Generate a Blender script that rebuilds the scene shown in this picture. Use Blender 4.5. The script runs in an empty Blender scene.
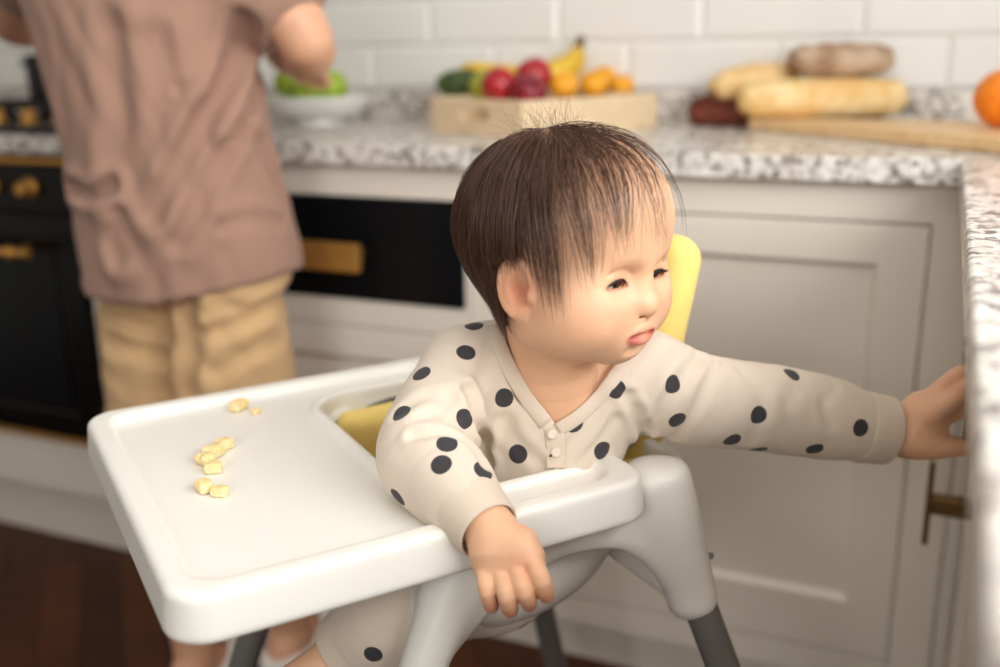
import bpy, bmesh, math, random
import numpy as np
from mathutils import Vector, Matrix, Euler

random.seed(7)
rng = np.random.RandomState(11)
SC = bpy.context.scene
COL = SC.collection

# ------------------------------------------------------------------ camera
CAM_F, CAM_PITCH, CAM_YAW, CAM_ROLL, CAM_H = 998.65, 0.2767, 0.4166, -0.0163, 1.0552
_fw = np.array([-math.sin(CAM_YAW)*math.cos(CAM_PITCH), math.cos(CAM_YAW)*math.cos(CAM_PITCH), -math.sin(CAM_PITCH)])
_rt = np.array([math.cos(CAM_YAW), math.sin(CAM_YAW), 0.0])
_up = np.cross(_rt, _fw)
_r = _rt*math.cos(CAM_ROLL) + _up*math.sin(CAM_ROLL)
_u = _up*math.cos(CAM_ROLL) - _rt*math.sin(CAM_ROLL)
cam_data = bpy.data.cameras.new('camera')
cam = bpy.data.objects.new('camera', cam_data)
COL.objects.link(cam)
m4 = Matrix.Identity(4)
for i in range(3):
    m4[i][0] = _r[i]; m4[i][1] = _u[i]; m4[i][2] = -_fw[i]
m4[2][3] = CAM_H
cam.matrix_world = m4
cam_data.sensor_width = 36.0
cam_data.lens = CAM_F*36.0/1000.0
cam_data.clip_start = 0.02
cam_data.dof.use_dof = True
cam_data.dof.focus_distance = 0.77
cam_data.dof.aperture_fstop = 2.5
SC.camera = cam

# ------------------------------------------------------------------ world, lights, exposure
wd = bpy.data.worlds.new('world'); SC.world = wd; wd.use_nodes = True
wd.node_tree.nodes['Background'].inputs[0].default_value = (0.95, 0.97, 1.0, 1)
wd.node_tree.nodes['Background'].inputs[1].default_value = 0.8
def area(name, loc, target, sx, sy, power, col):
    l = bpy.data.lights.new(name, 'AREA'); l.shape = 'RECTANGLE'; l.size = sx; l.size_y = sy
    l.energy = power; l.color = col
    o = bpy.data.objects.new(name, l); COL.objects.link(o); o.location = loc
    o.rotation_euler = (Vector(target)-Vector(loc)).to_track_quat('-Z', 'Y').to_euler()
    return o
# daylight through the window over the right-hand counter, and an added fill lamp behind the camera
area('window_daylight', (1.15, 0.15, 1.62), (-0.4, 0.6, 1.0), 1.9, 1.1, 46, (1.0, 0.99, 0.97))
area('rear_fill_light', (0.45, -5.4, 3.3), (-0.3, 1.0, 0.7), 2.6, 2.2, 150, (1.0, 0.985, 0.955))
area('overhead_fill_light', (-.75, .45, 2.50), (-.75, .45, 0), 1.6, 1.2, 8, (1.0, 0.975, 0.94))  # added soft fill from overhead, no lamp fitting there
SC.view_settings.view_transform = 'Standard'
SC.view_settings.look = 'None'
SC.view_settings.gamma = 1.0
SC.view_settings.use_curve_mapping = False
SC.view_settings.exposure = 0.15
try:
    SC.cycles.max_bounces = 8; SC.cycles.diffuse_bounces = 4; SC.cycles.use_denoising = True
    SC.cycles.sample_clamp_indirect = 6.0; SC.cycles.caustics_reflective = False
except Exception:
    pass

# ------------------------------------------------------------------ materials
def lin(c):
    return tuple((v/12.92 if v <= .04045 else ((v+.055)/1.055)**2.4) for v in [x/255.0 for x in c]) + (1.0,)
def new_mat(name):
    m = bpy.data.materials.new(name); m.use_nodes = True
    nt = m.node_tree; b = nt.nodes['Principled BSDF']
    return m, nt, b
def nd(nt, typ, **kw):
    n = nt.nodes.new(typ)
    for k, v in kw.items(): setattr(n, k, v)
    return n
def plain(name, col, rough=.5, metal=0.0, var=.04, scale=30, bump=0.0, sss=0.0, spec=.5, sssr=(.01, .006, .004)):
    m, nt, b = new_mat(name)
    tc = nd(nt, 'ShaderNodeTexCoord'); nz = nd(nt, 'ShaderNodeTexNoise'); nz.inputs['Scale'].default_value = scale
    nz.inputs['Detail'].default_value = 4
    nt.links.new(tc.outputs['Object'], nz.inputs['Vector'])
    cr = nd(nt, 'ShaderNodeValToRGB'); c = lin(col)
    cr.color_ramp.elements[0].position = .3; cr.color_ramp.elements[1].position = .7
    cr.color_ramp.elements[0].color = tuple(max(0, x*(1-var)) for x in c[:3])+(1,)
    cr.color_ramp.elements[1].color = tuple(min(1, x*(1+var)) for x in c[:3])+(1,)
    nt.links.new(nz.outputs['Fac'], cr.inputs['Fac']); nt.links.new(cr.outputs['Color'], b.inputs['Base Color'])
    b.inputs['Roughness'].default_value = rough; b.inputs['Metallic'].default_value = metal
    b.inputs['Specular IOR Level'].default_value = spec
    if sss:
        b.inputs['Subsurface Weight'].default_value = sss; b.inputs['Subsurface Radius'].default_value = sssr
        b.inputs['Subsurface Scale'].default_value = 1.0
    if bump:
        bp = nd(nt, 'ShaderNodeBump'); bp.inputs['Strength'].default_value = bump; bp.inputs['Distance'].default_value = .002
        nt.links.new(nz.outputs['Fac'], bp.inputs['Height']); nt.links.new(bp.outputs['Normal'], b.inputs['Normal'])
    return m
def fabric(name, col, var=.05, weave=900, rough=.9):
    m, nt, b = new_mat(name)
    tc = nd(nt, 'ShaderNodeTexCoord')
    nz = nd(nt, 'ShaderNodeTexNoise'); nz.inputs['Scale'].default_value = weave; nz.inputs['Detail'].default_value = 2
    nt.links.new(tc.outputs['Object'], nz.inputs['Vector'])
    cr = nd(nt, 'ShaderNodeValToRGB'); c = lin(col)
    cr.color_ramp.elements[0].color = tuple(x*(1-var) for x in c[:3])+(1,)
    cr.color_ramp.elements[1].color = tuple(min(1, x*(1+var)) for x in c[:3])+(1,)
    nt.links.new(nz.outputs['Fac'], cr.inputs['Fac']); nt.links.new(cr.outputs['Color'], b.inputs['Base Color'])
    b.inputs['Roughness'].default_value = rough; b.inputs['Specular IOR Level'].default_value = .2
    b.inputs['Sheen Weight'].default_value = .15; b.inputs['Sheen Roughness'].default_value = .5
    bp = nd(nt, 'ShaderNodeBump'); bp.inputs['Strength'].default_value = .25; bp.inputs['Distance'].default_value = .0006
    nt.links.new(nz.outputs['Fac'], bp.inputs['Height']); nt.links.new(bp.outputs['Normal'], b.inputs['Normal'])
    return m, nt, b, cr
def granite(name):
    m, nt, b = new_mat(name)
    tc = nd(nt, 'ShaderNodeTexCoord')
    n1 = nd(nt, 'ShaderNodeTexNoise'); n1.inputs['Scale'].default_value = 48; n1.inputs['Detail'].default_value = 6; n1.inputs['Roughness'].default_value = .62; n1.inputs['Distortion'].default_value = .8
    n2 = nd(nt, 'ShaderNodeTexNoise'); n2.inputs['Scale'].default_value = 75; n2.inputs['Detail'].default_value = 4
    n3 = nd(nt, 'ShaderNodeTexNoise'); n3.inputs['Scale'].default_value = 13; n3.inputs['Detail'].default_value = 3
    for n in (n1, n2, n3): nt.links.new(tc.outputs['Object'], n.inputs['Vector'])
    r1 = nd(nt, 'ShaderNodeValToRGB'); e = r1.color_ramp.elements
    e[0].position = .33; e[0].color = lin((92, 86, 82)); e[1].position = .58; e[1].color = lin((240, 236, 229))
    x = e.new(.40); x.color = lin((150, 142, 134)); x = e.new(.47); x.color = lin((214, 207, 199))
    nt.links.new(n1.outputs['Fac'], r1.inputs['Fac'])
    r2 = nd(nt, 'ShaderNodeValToRGB'); e = r2.color_ramp.elements
    e[0].position = .34; e[0].color = (1, 1, 1, 1); e[1].position = .42; e[1].color = (0, 0, 0, 1)
    nt.links.new(n2.outputs['Fac'], r2.inputs['Fac'])
    mx = nd(nt, 'ShaderNodeMix', data_type='RGBA'); mx.inputs['B'].default_value = lin((62, 58, 58))
    nt.links.new(r2.outputs['Color'], mx.inputs['Factor']); nt.links.new(r1.outputs['Color'], mx.inputs['A'])
    r3 = nd(nt, 'ShaderNodeValToRGB'); e = r3.color_ramp.elements
    e[0].position = .56; e[0].color = (0, 0, 0, 1); e[1].position = .78; e[1].color = (.06, .06, .06, 1)
    nt.links.new(n3.outputs['Fac'], r3.inputs['Fac'])
    mx2 = nd(nt, 'ShaderNodeMix', data_type='RGBA'); mx2.inputs['B'].default_value = lin((190, 160, 138))
    nt.links.new(r3.outputs['Color'], mx2.inputs['Factor']); nt.links.new(mx.outputs['Result'], mx2.inputs['A'])
    nt.links.new(mx2.outputs['Result'], b.inputs['Base Color'])
    b.inputs['Roughness'].default_value = .26
    return m
def wood(name, c1, c2, scale=6, rough=.5, stretch=(1, 12, 12)):
    m, nt, b = new_mat(name)
    tc = nd(nt, 'ShaderNodeTexCoord'); mp = nd(nt, 'ShaderNodeMapping'); mp.inputs['Scale'].default_value = stretch
    nz = nd(nt, 'ShaderNodeTexNoise'); nz.inputs['Scale'].default_value = scale; nz.inputs['Detail'].default_value = 5; nz.inputs['Distortion'].default_value = .6
    cr = nd(nt, 'ShaderNodeValToRGB'); cr.color_ramp.elements[0].color = lin(c1); cr.color_ramp.elements[1].color = lin(c2)
    cr.color_ramp.elements[0].position = .3; cr.color_ramp.elements[1].position = .7
    nt.links.new(tc.outputs['Object'], mp.inputs['Vector']); nt.links.new(mp.outputs['Vector'], nz.inputs['Vector'])
    nt.links.new(nz.outputs['Fac'], cr.inputs['Fac']); nt.links.new(cr.outputs['Color'], b.inputs['Base Color'])
    b.inputs['Roughness'].default_value = rough
    return m
def bumpy(name, c1, c2, scale, rough=.6, bump=.3, pos=(.35, .65), sss=0.0):
    m = plain(name, c1, rough, 0, 0, scale, bump, sss)
    cr = [n for n in m.node_tree.nodes if n.type == 'VALTORGB'][0]
    cr.color_ramp.elements[0].position, cr.color_ramp.elements[1].position = pos
    cr.color_ramp.elements[0].color = lin(c1); cr.color_ramp.elements[1].color = lin(c2)
    return m

M = {}
M['tile'] = plain('glazed_white_tile', (240, 239, 235), .22, var=.015, scale=5)
M['grout'] = plain('grout', (222, 220, 215), .9)
M['wall'] = plain('wall_paint', (226, 222, 215), .85)
M['cab'] = plain('cabinet_paint', (236, 227, 214), .42, var=.012, scale=12)
M['granite'] = granite('speckled_granite')
M['brass'] = plain('brass', (214, 160, 84), .45, 0.75, var=.08)
M['bronze'] = plain('dark_bronze', (128, 100, 64), .34, 1.0, var=.12, scale=40)
M['black'] = plain('black_glass', (8, 12, 16), .3, var=.05, spec=.25)
M['oven'] = plain('black_enamel', (6, 6, 6), .28, var=.05, spec=.25)
M['iron'] = plain('cast_iron', (20, 20, 20), .6)
M['steel'] = plain('steel', (150, 146, 140), .3, 1.0)
M['plastic'] = plain('white_plastic', (240, 237, 229), .33, var=.008, scale=4, sss=.06, sssr=(.01, .009, .008))
M['legm'] = plain('grey_lacquered_steel', (112, 110, 105), .42, var=.03)
M['white'] = plain('white_ceramic', (236, 236, 234), .2, var=.01)
M['crate'] = wood('pale_birch', (222, 196, 158), (236, 214, 180), 8, .6)
M['board'] = wood('chopping_board_wood', (222, 182, 130), (238, 206, 158), 8, .5)
M['basket'] = bumpy('wicker', (92, 36, 20), (126, 56, 32), 90, .7, .8)
M['crust'] = bumpy('golden_crust', (230, 190, 124), (246, 216, 162), 18, .7, .3)
M['crust2'] = bumpy('baguette_crust', (230, 184, 112), (246, 220, 166), 26, .7, .3)
M['crust3'] = bumpy('dark_floured_crust', (150, 112, 84), (206, 184, 160), 16, .8, .4)
M['apple'] = bumpy('green_apple', (132, 168, 28), (172, 196, 62), 9, .3, .02)
M['redapple'] = bumpy('red_apple', (150, 16, 34), (196, 44, 52), 9, .28, .02)
M['plum'] = bumpy('dark_red_apple', (112, 16, 38), (150, 28, 46), 9, .3, .02)
M['avocado'] = bumpy('avocado_skin', (38, 58, 26), (78, 98, 36), 60, .5, .5)
M['pear'] = bumpy('green_pear', (150, 160, 50), (186, 182, 70), 10, .45, .05)
M['orange'] = bumpy('orange_peel', (236, 124, 16), (250, 146, 34), 120, .45, .2)
M['mandarin'] = bumpy('mandarin_peel', (240, 160, 22), (252, 184, 44), 120, .45, .2)
M['banana'] = bumpy('banana_peel', (226, 182, 50), (246, 212, 84), 10, .5, .05)
M['stalk'] = plain('stalk', (104, 76, 40), .8)
M['pulp'] = bumpy('banana_flesh', (234, 202, 136), (248, 230, 182), 160, .55, .4, sss=.1)
M['yellow'] = fabric('yellow_cushion_cotton', (243, 214, 126), .05, 500)[0]
M['edge_tube'] = fabric('grey_edge_cloth', (96, 94, 92), .1, 700)[0]
M['shirt'] = fabric('mauve_jersey', (164, 129, 112), .05, 500)[0]
M['shorts'] = fabric('beige_cotton', (210, 173, 128), .05, 500)[0]
M['slipper'] = fabric('white_slipper', (232, 228, 222), .05, 500)[0]
M['cream'] = fabric('cream_rib', (216, 200, 181), .05, 1200)[0]
M['button'] = plain('cream_button', (222, 208, 190), .4)
M['eye'] = plain('eye_white', (178, 170, 164), .2, sss=.1)  # greyed all over, shade on the eyeball put into the colour
M['iris'] = plain('dark_iris', (30, 18, 13), .08)
M['lash'] = plain('eyelash', (28, 18, 14), .7)
M['nail'] = plain('nail', (236, 180, 152), .35)
M['paleskin'] = plain('peach', (250, 216, 190), .6)

def skin(name):
    m, nt, b = new_mat(name)
    at_ = nd(nt, 'ShaderNodeVertexColor'); at_.layer_name = 'pigment'
    tc = nd(nt, 'ShaderNodeTexCoord'); nz = nd(nt, 'ShaderNodeTexNoise'); nz.inputs['Scale'].default_value = 60; nz.inputs['Detail'].default_value = 4
    nt.links.new(tc.outputs['Object'], nz.inputs['Vector'])
    hs = nd(nt, 'ShaderNodeHueSaturation'); mr = nd(nt, 'ShaderNodeMapRange')
    mr.inputs['From Min'].default_value = .3; mr.inputs['From Max'].default_value = .7
    mr.inputs['To Min'].default_value = .96; mr.inputs['To Max'].default_value = 1.03
    nt.links.new(nz.outputs['Fac'], mr.inputs['Value']); nt.links.new(mr.outputs['Result'], hs.inputs['Value'])
    nt.links.new(at_.outputs['Color'], hs.inputs['Color']); nt.links.new(hs.outputs['Color'], b.inputs['Base Color'])
    b.inputs['Roughness'].default_value = .46; b.inputs['Specular IOR Level'].default_value = .4
    b.inputs['Subsurface Weight'].default_value = .18
    b.inputs['Subsurface Radius'].default_value = (.010, .0045, .0025); b.inputs['Subsurface Scale'].default_value = .6
    n2 = nd(nt, 'ShaderNodeTexNoise'); n2.inputs['Scale'].default_value = 900
    nt.links.new(tc.outputs['Object'], n2.inputs['Vector'])
    bp = nd(nt, 'ShaderNodeBump'); bp.inputs['Strength'].default_value = .08; bp.inputs['Distance'].default_value = .0005
    nt.links.new(n2.outputs['Fac'], bp.inputs['Height']); nt.links.new(bp.outputs['Normal'], b.inputs['Normal'])
    return m
M['skin'] = skin('baby_skin')
M['hair'] = plain('dark_brown_hair', (88, 56, 40), .36, var=.3, scale=120, spec=.6)
M['hair2'] = plain('adult_hair', (48, 34, 26), .5, var=.2)

def floor_mat():
    m, nt, b = new_mat('dark_herringbone_parquet')
    tc = nd(nt, 'ShaderNodeTexCoord'); mp = nd(nt, 'ShaderNodeMapping'); mp.inputs['Rotation'].default_value = (0, 0, math.radians(45))
    br = nd(nt, 'ShaderNodeTexBrick'); br.inputs['Scale'].default_value = 1.0
    br.inputs['Brick Width'].default_value = .36; br.inputs['Row Height'].default_value = .075; br.inputs['Mortar Size'].default_value = .0015
    br.inputs['Color1'].default_value = lin((72, 36, 18)); br.inputs['Color2'].default_value = lin((104, 56, 28)); br.inputs['Mortar'].default_value = lin((30, 18, 12))
    br.inputs['Bias'].default_value = -.1
    nz = nd(nt, 'ShaderNodeTexNoise'); nz.inputs['Scale'].default_value = 14; nz.inputs['Detail'].default_value = 5
    mx = nd(nt, 'ShaderNodeMix', data_type='RGBA', blend_type='MULTIPLY'); mx.inputs['Factor'].default_value = .5
    nt.links.new(tc.outputs['Object'], mp.inputs['Vector']); nt.links.new(mp.outputs['Vector'], br.inputs['Vector'])
    nt.links.new(tc.outputs['Object'], nz.inputs['Vector'])
    nt.links.new(br.outputs['Color'], mx.inputs['A']); nt.links.new(nz.outputs['Fac'], mx.inputs['B'])
    nt.links.new(mx.outputs['Result'], b.inputs['Base Color']); b.inputs['Roughness'].default_value = .5; b.inputs['Specular IOR Level'].default_value = .3
    return m
M['floor'] = floor_mat()

# ------------------------------------------------------------------ object helpers
def at(px, py, d):
    """a point of the place: seen in this direction, d metres along the lens axis"""
    v = _fw + _r*(px-500)/CAM_F - _u*(py-333.5)/CAM_F
    return np.array([0, 0, CAM_H]) + v*d
def empty(name, loc, label=None, cat=None, group=None):
    o = bpy.data.objects.new(name, None); COL.objects.link(o); o.location = loc; o.empty_display_size = .05
    tag(o, label, cat, group); return o
def tag(o, label=None, cat=None, group=None, kind=None):
    if label: o['label'] = label
    if cat: o['category'] = cat
    if group: o['group'] = group
    if kind: o['kind'] = kind
    return o
def wloc(o):
    v = Vector((0, 0, 0))
    while o: v = v + o.location; o = o.parent
    return v
def link_mesh(name, me, mat, parent=None, base=None):
    """vertices are given in world coordinates; moved to the parent's origin (or to base for a top-level mesh)"""
    o = bpy.data.objects.new(name, me)
    off = wloc(parent) if parent else (Vector(base) if base is not None else Vector((0, 0, 0)))
    if off.length > 0: me.transform(Matrix.Translation(-off))
    if parent: o.parent = parent
    elif base is not None: o.location = base
    if mat is not None and len(me.materials) == 0: me.materials.append(mat)
    COL.objects.link(o)
    return o
def np_mesh(name, V, F, smooth=True):
    me = bpy.data.meshes.new(name)
    V = np.asarray(V, np.float32); F = np.asarray(F, np.int32); n = F.shape[1]
    me.vertices.add(len(V)); me.vertices.foreach_set('co', V.ravel())
    me.loops.add(F.size); me.loops.foreach_set('vertex_index', F.ravel())
    me.polygons.add(len(F)); me.polygons.foreach_set('loop_start', np.arange(0, F.size, n, dtype=np.int32))
    me.polygons.foreach_set('use_smooth', np.full(len(F), smooth))
    me.update(calc_edges=True); me.validate()
    return me
def bm_obj(name, bm, mat, parent=None, base=None, smooth=False, auto=None):
    me = bpy.data.meshes.new(name); bmesh.ops.recalc_face_normals(bm, faces=bm.faces[:])
    bm.to_mesh(me); bm.free()
    if smooth:
        for p in me.polygons: p.use_smooth = True
        if auto:
            try: me.set_sharp_from_angle(angle=math.radians(auto))
            except Exception: pass
    return link_mesh(name, me, mat, parent, base)
def add_box(bm, lo, hi, bev=0.0, seg=2, rot=None):
    lo = Vector(lo); hi = Vector(hi); c = (lo+hi)/2; s = hi-lo
    g = bmesh.ops.create_cube(bm, size=1.0)
    mt = Matrix.Translation(c) @ (rot.to_4x4() if rot is not None else Matrix.Identity(4)) @ Matrix.Diagonal((s.x, s.y, s.z, 1))
    bmesh.ops.transform(bm, matrix=mt, verts=g['verts'])
    if bev > 0:
        es = list({e for v in g['verts'] for e in v.link_edges})
        bmesh.ops.bevel(bm, geom=es, offset=bev, segments=seg, affect='EDGES', profile=.5)
def box_obj(name, lo, hi, mat, parent=None, bev=.002, base=None):
    bm = bmesh.new(); add_box(bm, lo, hi, bev); return bm_obj(name, bm, mat, parent, base)
def add_tube(bm, pts, rad, seg=12, cap=True, flat=1.0):
    pts = [Vector(p) for p in pts]; n = len(pts); rad = rad if hasattr(rad, '__len__') else [rad]*n
    rings = []; prev = None
    for i, p in enumerate(pts):
        t = (pts[min(i+1, n-1)]-pts[max(i-1, 0)]).normalized()
        if prev is None:
            a = Vector((0, 0, 1)) if abs(t.z) < .9 else Vector((1, 0, 0))
            x = t.cross(a).normalized()
        else:
            x = (prev - t*prev.dot(t)).normalized()
        prev = x; y = t.cross(x)
        rings.append([bm.verts.new(p + (x*math.cos(2*math.pi*k/seg) + y*math.sin(2*math.pi*k/seg)*flat)*rad[i]) for k in range(seg)])
    for a, b in zip(rings[:-1], rings[1:]):
        for k in range(seg): bm.faces.new((a[k], a[(k+1) % seg], b[(k+1) % seg], b[k]))
    if cap:
        bm.faces.new(rings[0][::-1]); bm.faces.new(rings[-1])
def add_lathe(bm, prof, c, seg=32, axis=None):
    c = Vector(c); rings = []
    rot = axis.to_matrix() if axis is not None else Matrix.Identity(3)
    for r, z in prof:
        if r < 1e-5: rings.append([bm.verts.new(c + rot @ Vector((0, 0, z)))])
        else: rings.append([bm.verts.new(c + rot @ Vector((r*math.cos(2*math.pi*k/seg), r*math.sin(2*math.pi*k/seg), z))) for k in range(seg)])
    for a, b in zip(rings[:-1], rings[1:]):
        if len(a) == 1 and len(b) == 1: continue
        for k in range(seg):
            if len(a) == 1: bm.faces.new((a[0], b[(k+1) % seg], b[k]))
            elif len(b) == 1: bm.faces.new((a[k], a[(k+1) % seg], b[0]))
            else: bm.faces.new((a[k], a[(k+1) % seg], b[(k+1) % seg], b[k]))
def spline(pts, n):
    P = np.array(pts, float); k = len(P); out = []
    Q = np.vstack([2*P[0]-P[1], P, 2*P[-1]-P[-2]])
    for s in np.linspace(0, k-1, n):
        i = min(int(s), k-2); t = s-i; a, b, c, d = Q[i:i+4]
        out.append(.5*((2*b)+(-a+c)*t+(2*a-5*b+4*c-d)*t*t+(-a+3*b-3*c+d)*t**3))
    return np.array(out)

# ------------------------------------------------------------------ implicit surfaces -> one continuous mesh
def rotm(rx=0, ry=0, rz=0):
    return np.array(Euler((rx, ry, rz), 'XYZ').to_matrix())
def ell(c, r, R=None):
    c = np.array(c, float); r = np.array(r, float); mr = r.max()
    def f(P):
        q = P-c
        if R is not None: q = q @ R
        k0 = np.sqrt(((q/r)**2).sum(1)); k1 = np.sqrt(((q/(r*r))**2).sum(1))+1e-9
        return k0*(k0-1)/k1
    return f, c-mr, c+mr
def cone(a, b, ra, rb):
    a = np.array(a, float); b = np.array(b, float); ab = b-a; L = ab@ab+1e-12
    def f(P):
        h = np.clip(((P-a)@ab)/L, 0, 1)
        return np.sqrt((((P-a)-h[:, None]*ab)**2).sum(1)) - (ra+(rb-ra)*h)
    m = max(ra, rb)
    return f, np.minimum(a, b)-m, np.maximum(a, b)+m
def chain(pts, rad, n=None):
    if n: 
        S = spline([list(p)+[r] for p, r in zip(pts, rad)], n); pts = S[:, :3]; rad = S[:, 3]
    fs = [cone(pts[i], pts[i+1], rad[i], rad[i+1]) for i in range(len(pts)-1)]
    def f(P):
        d = fs[0][0](P)
        for g in fs[1:]: d = np.minimum(d, g[0](P))
        return d
    return f, np.min([g[1] for g in fs], 0), np.max([g[2] for g in fs], 0)
def rbox(c, h, r, R=None):
    c = np.array(c, float); h = np.array(h, float)
    def f(P):
        q = P-c
        if R is not None: q = q @ R
        q = np.abs(q)-(h-r)
        return np.sqrt((np.maximum(q, 0)**2).sum(1)) + np.minimum(q.max(1), 0) - r
    m = np.full(3, np.linalg.norm(h)) if R is not None else h
    return f, c-m, c+m
def smin(a, b, k):
    if k <= 0: return np.minimum(a, b)
    h = np.maximum(k-np.abs(a-b), 0)/k
    return np.minimum(a, b)-h*h*k*.25
def evalp(prims, P, lo=None, hi=None):
    d = np.full(len(P), .2)
    for op, k, (f, plo, phi) in prims:
        if lo is not None:
            mg = k+.012
            if np.any(plo-mg > hi) or np.any(phi+mg < lo): continue
        v = f(P)
        if op == 'u': d = smin(d, v, k)
        elif op == 's': d = -smin(-d, v, k)
        else: d = -smin(-d, -v, k)
    return d
def nets(prims, h, post=None, extra=.0):
    lo = np.min([p[2][1] for p in prims if p[0] == 'u'], 0)-3*h-extra; hi = np.max([p[2][2] for p in prims if p[0] == 'u'], 0)+3*h+extra
    B = 14; nb = np.ceil(((hi-lo)/h+1)/B).astype(int); n = nb*B
    bi = np.stack(np.meshgrid(*[np.arange(k) for k in nb], indexing='ij'), -1).reshape(-1, 3)
    cen = lo + (bi*B+(B-1)/2)*h
    dc = evalp(prims, cen)
    V = np.repeat(np.repeat(np.repeat(np.where(dc.reshape(nb) < 0, -1., 1.).astype(np.float32), B, 0), B, 1), B, 2)
    act = np.abs(dc) < B*h*.87*1.35+.012+extra
    loc = np.stack(np.meshgrid(*[np.arange(B)]*3, indexing='ij'), -1).reshape(-1, 3)*h
    for b in bi[act]:
        o = lo+b*B*h; P = o+loc
        d = evalp(prims, P, o, o+B*h)
        if post is not None: d = post(P, d)
        i, j, k = b*B
        V[i:i+B, j:j+B, k:k+B] = d.reshape(B, B, B)
    ins = V < 0
    c = np.zeros(tuple(n-1), np.uint8)
    for dx in (0, 1):
        for dy in (0, 1):
            for dz in (0, 1):
                c += ins[dx:n[0]-1+dx, dy:n[1]-1+dy, dz:n[2]-1+dz]
    idx = np.argwhere((c > 0) & (c < 8))
    vid = np.full(tuple(n-1), -1, np.int32); vid[tuple(idx.T)] = np.arange(len(idx))
    acc = np.zeros((len(idx), 3)); cnt = np.zeros(len(idx))
    cor = [(x, y, z) for x in (0, 1) for y in (0, 1) for z in (0, 1)]
    val = {q: V[idx[:, 0]+q[0], idx[:, 1]+q[1], idx[:, 2]+q[2]].astype(float) for q in cor}
    for q in cor:
        for ax in range(3):
            if q[ax] == 0:
                e = list(q); e[ax] = 1; e = tuple(e); va, vb = val[q], val[e]
                mk = (va < 0) != (vb < 0); t = va[mk]/(va[mk]-vb[mk])
                p = np.tile(np.array(q, float), (mk.sum(), 1)); p[:, ax] += t
                acc[mk] += p; cnt[mk] += 1
    VV = lo+(idx+acc/cnt[:, None])*h
    Fs = []
    for ax in range(3):
        o1, o2 = [(1, 2), (2, 0), (0, 1)][ax]
        s0 = [slice(None)]*3; s1 = [slice(None)]*3; s0[ax] = slice(0, -1); s1[ax] = slice(1, None)
        a = ins[tuple(s0)]; b_ = ins[tuple(s1)]; e = np.argwhere(a != b_)
        e = e[(e[:, o1] > 0) & (e[:, o2] > 0) & (e[:, o1] < n[o1]-1) & (e[:, o2] < n[o2]-1)]
        fl = a[tuple(e.T)]
        d1 = np.zeros(3, int); d1[o1] = 1; d2 = np.zeros(3, int); d2[o2] = 1
        q = np.stack([vid[tuple((e-d1-d2).T)], vid[tuple((e-d2).T)], vid[tuple(e.T)], vid[tuple((e-d1).T)]], 1)
        q[~fl] = q[~fl][:, ::-1]; Fs.append(q)
    F = np.vstack(Fs); F = F[(F >= 0).all(1)]
    return VV, F
def sdf_obj(name, prims, h, mat, parent=None, base=None, post=None, extra=0.0, xf=None):
    V, F = nets(prims, h, post, extra)
    if xf is not None: V = xf(V)
    return link_mesh(name, np_mesh(name, V, F), mat, parent, base)
def fold_lines(paths, surf_fn):
    """creases pressed into cloth along lines that lie on its surface"""
    out = []
    for path, w, dp in paths:
        S = spline([(a, b, 0) for a, b in path], 9)[:, :2]
        out.append((chain([surf_fn(*q) for q in S], [0.0]*9), w, dp))
    def g(P, d):
        lo = P.min(0); hi = P.max(0)
        for (f, plo, phi), w, dp in out:
            if np.any(plo-3*w > hi) or np.any(phi+3*w < lo): continue
            v = f(P)/w; d = d+dp*(np.exp(-v*v)-.45*np.exp(-((v-2.0)/.9)**2))
        return d
    return g
def march(prims, px, py, d0, d1, post=None):
    ds = np.arange(d0, d1, .0008); P = np.array([at(px, py, t) for t in ds]); v = evalp(prims, P)
    if post is not None: v = post(P, v)
    k = np.where(v < .0005)[0]
    return P[k[0]] if len(k) else P[np.argmin(v)]
def folds(seed, n, fmin, fmax, amp, axis=None):
    """soft cloth folds: sum of a few plane waves; axis = preferred wave direction"""
    rs = np.random.RandomState(seed); K = rs.randn(n, 3)
    if axis is not None: K = K*.45 + np.array(axis)*1.3
    K /= np.linalg.norm(K, axis=1)[:, None]; K *= rs.uniform(fmin, fmax, n)[:, None]; ph = rs.uniform(0, 6.28, n)
    def g(P):
        w = np.sin(2*np.pi*P@K.T*1.0+ph+1.3*np.sin(P@K[::-1].T*3.1))
        return amp*(1-np.abs(w)).mean(1)*2-amp
    return g

# ================================================================== SETTING
ZC = .91; YF = 1.421; YD = 1.446; YW = 2.0412; XR = .023; XFACE = .076; XWALL = .70
def struct(o): o['kind'] = 'structure'; return o
struct(box_obj('floor', (-3.2, -2.6, -.05), (XWALL+.1, YW+.1, 0), M['floor'], bev=0))
struct(box_obj('ceiling', (-3.2, -2.6, 2.55), (XWALL+.1, YW+.1, 2.6), M['wall'], bev=0))
struct(box_obj('wall_left', (-3.25, -2.6, 0), (-3.2, YW+.1, 2.55), M['wall'], bev=0))
bm = bmesh.new()                                       # right wall with the window opening above the counter
for lo, hi in (((XWALL, -2.6, 0), (XWALL+.1, YW+.1, 1.06)), ((XWALL, -2.6, 2.2), (XWALL+.1, YW+.1, 2.55)),
               ((XWALL, -2.6, 1.06), (XWALL+.1, -.8, 2.2)), ((XWALL, 1.15, 1.06), (XWALL+.1, YW+.1, 2.2))):
    add_box(bm, lo, hi)
struct(bm_obj('wall_right', bm, M['wall']))
struct(box_obj('wall_front_light_block', (-3.2, -2.65, 0), (-.45, -2.6, 2.55), M['wall'], bev=0))  # unseen wall, added and sized to keep daylight off the left side
bm = bmesh.new()
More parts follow.
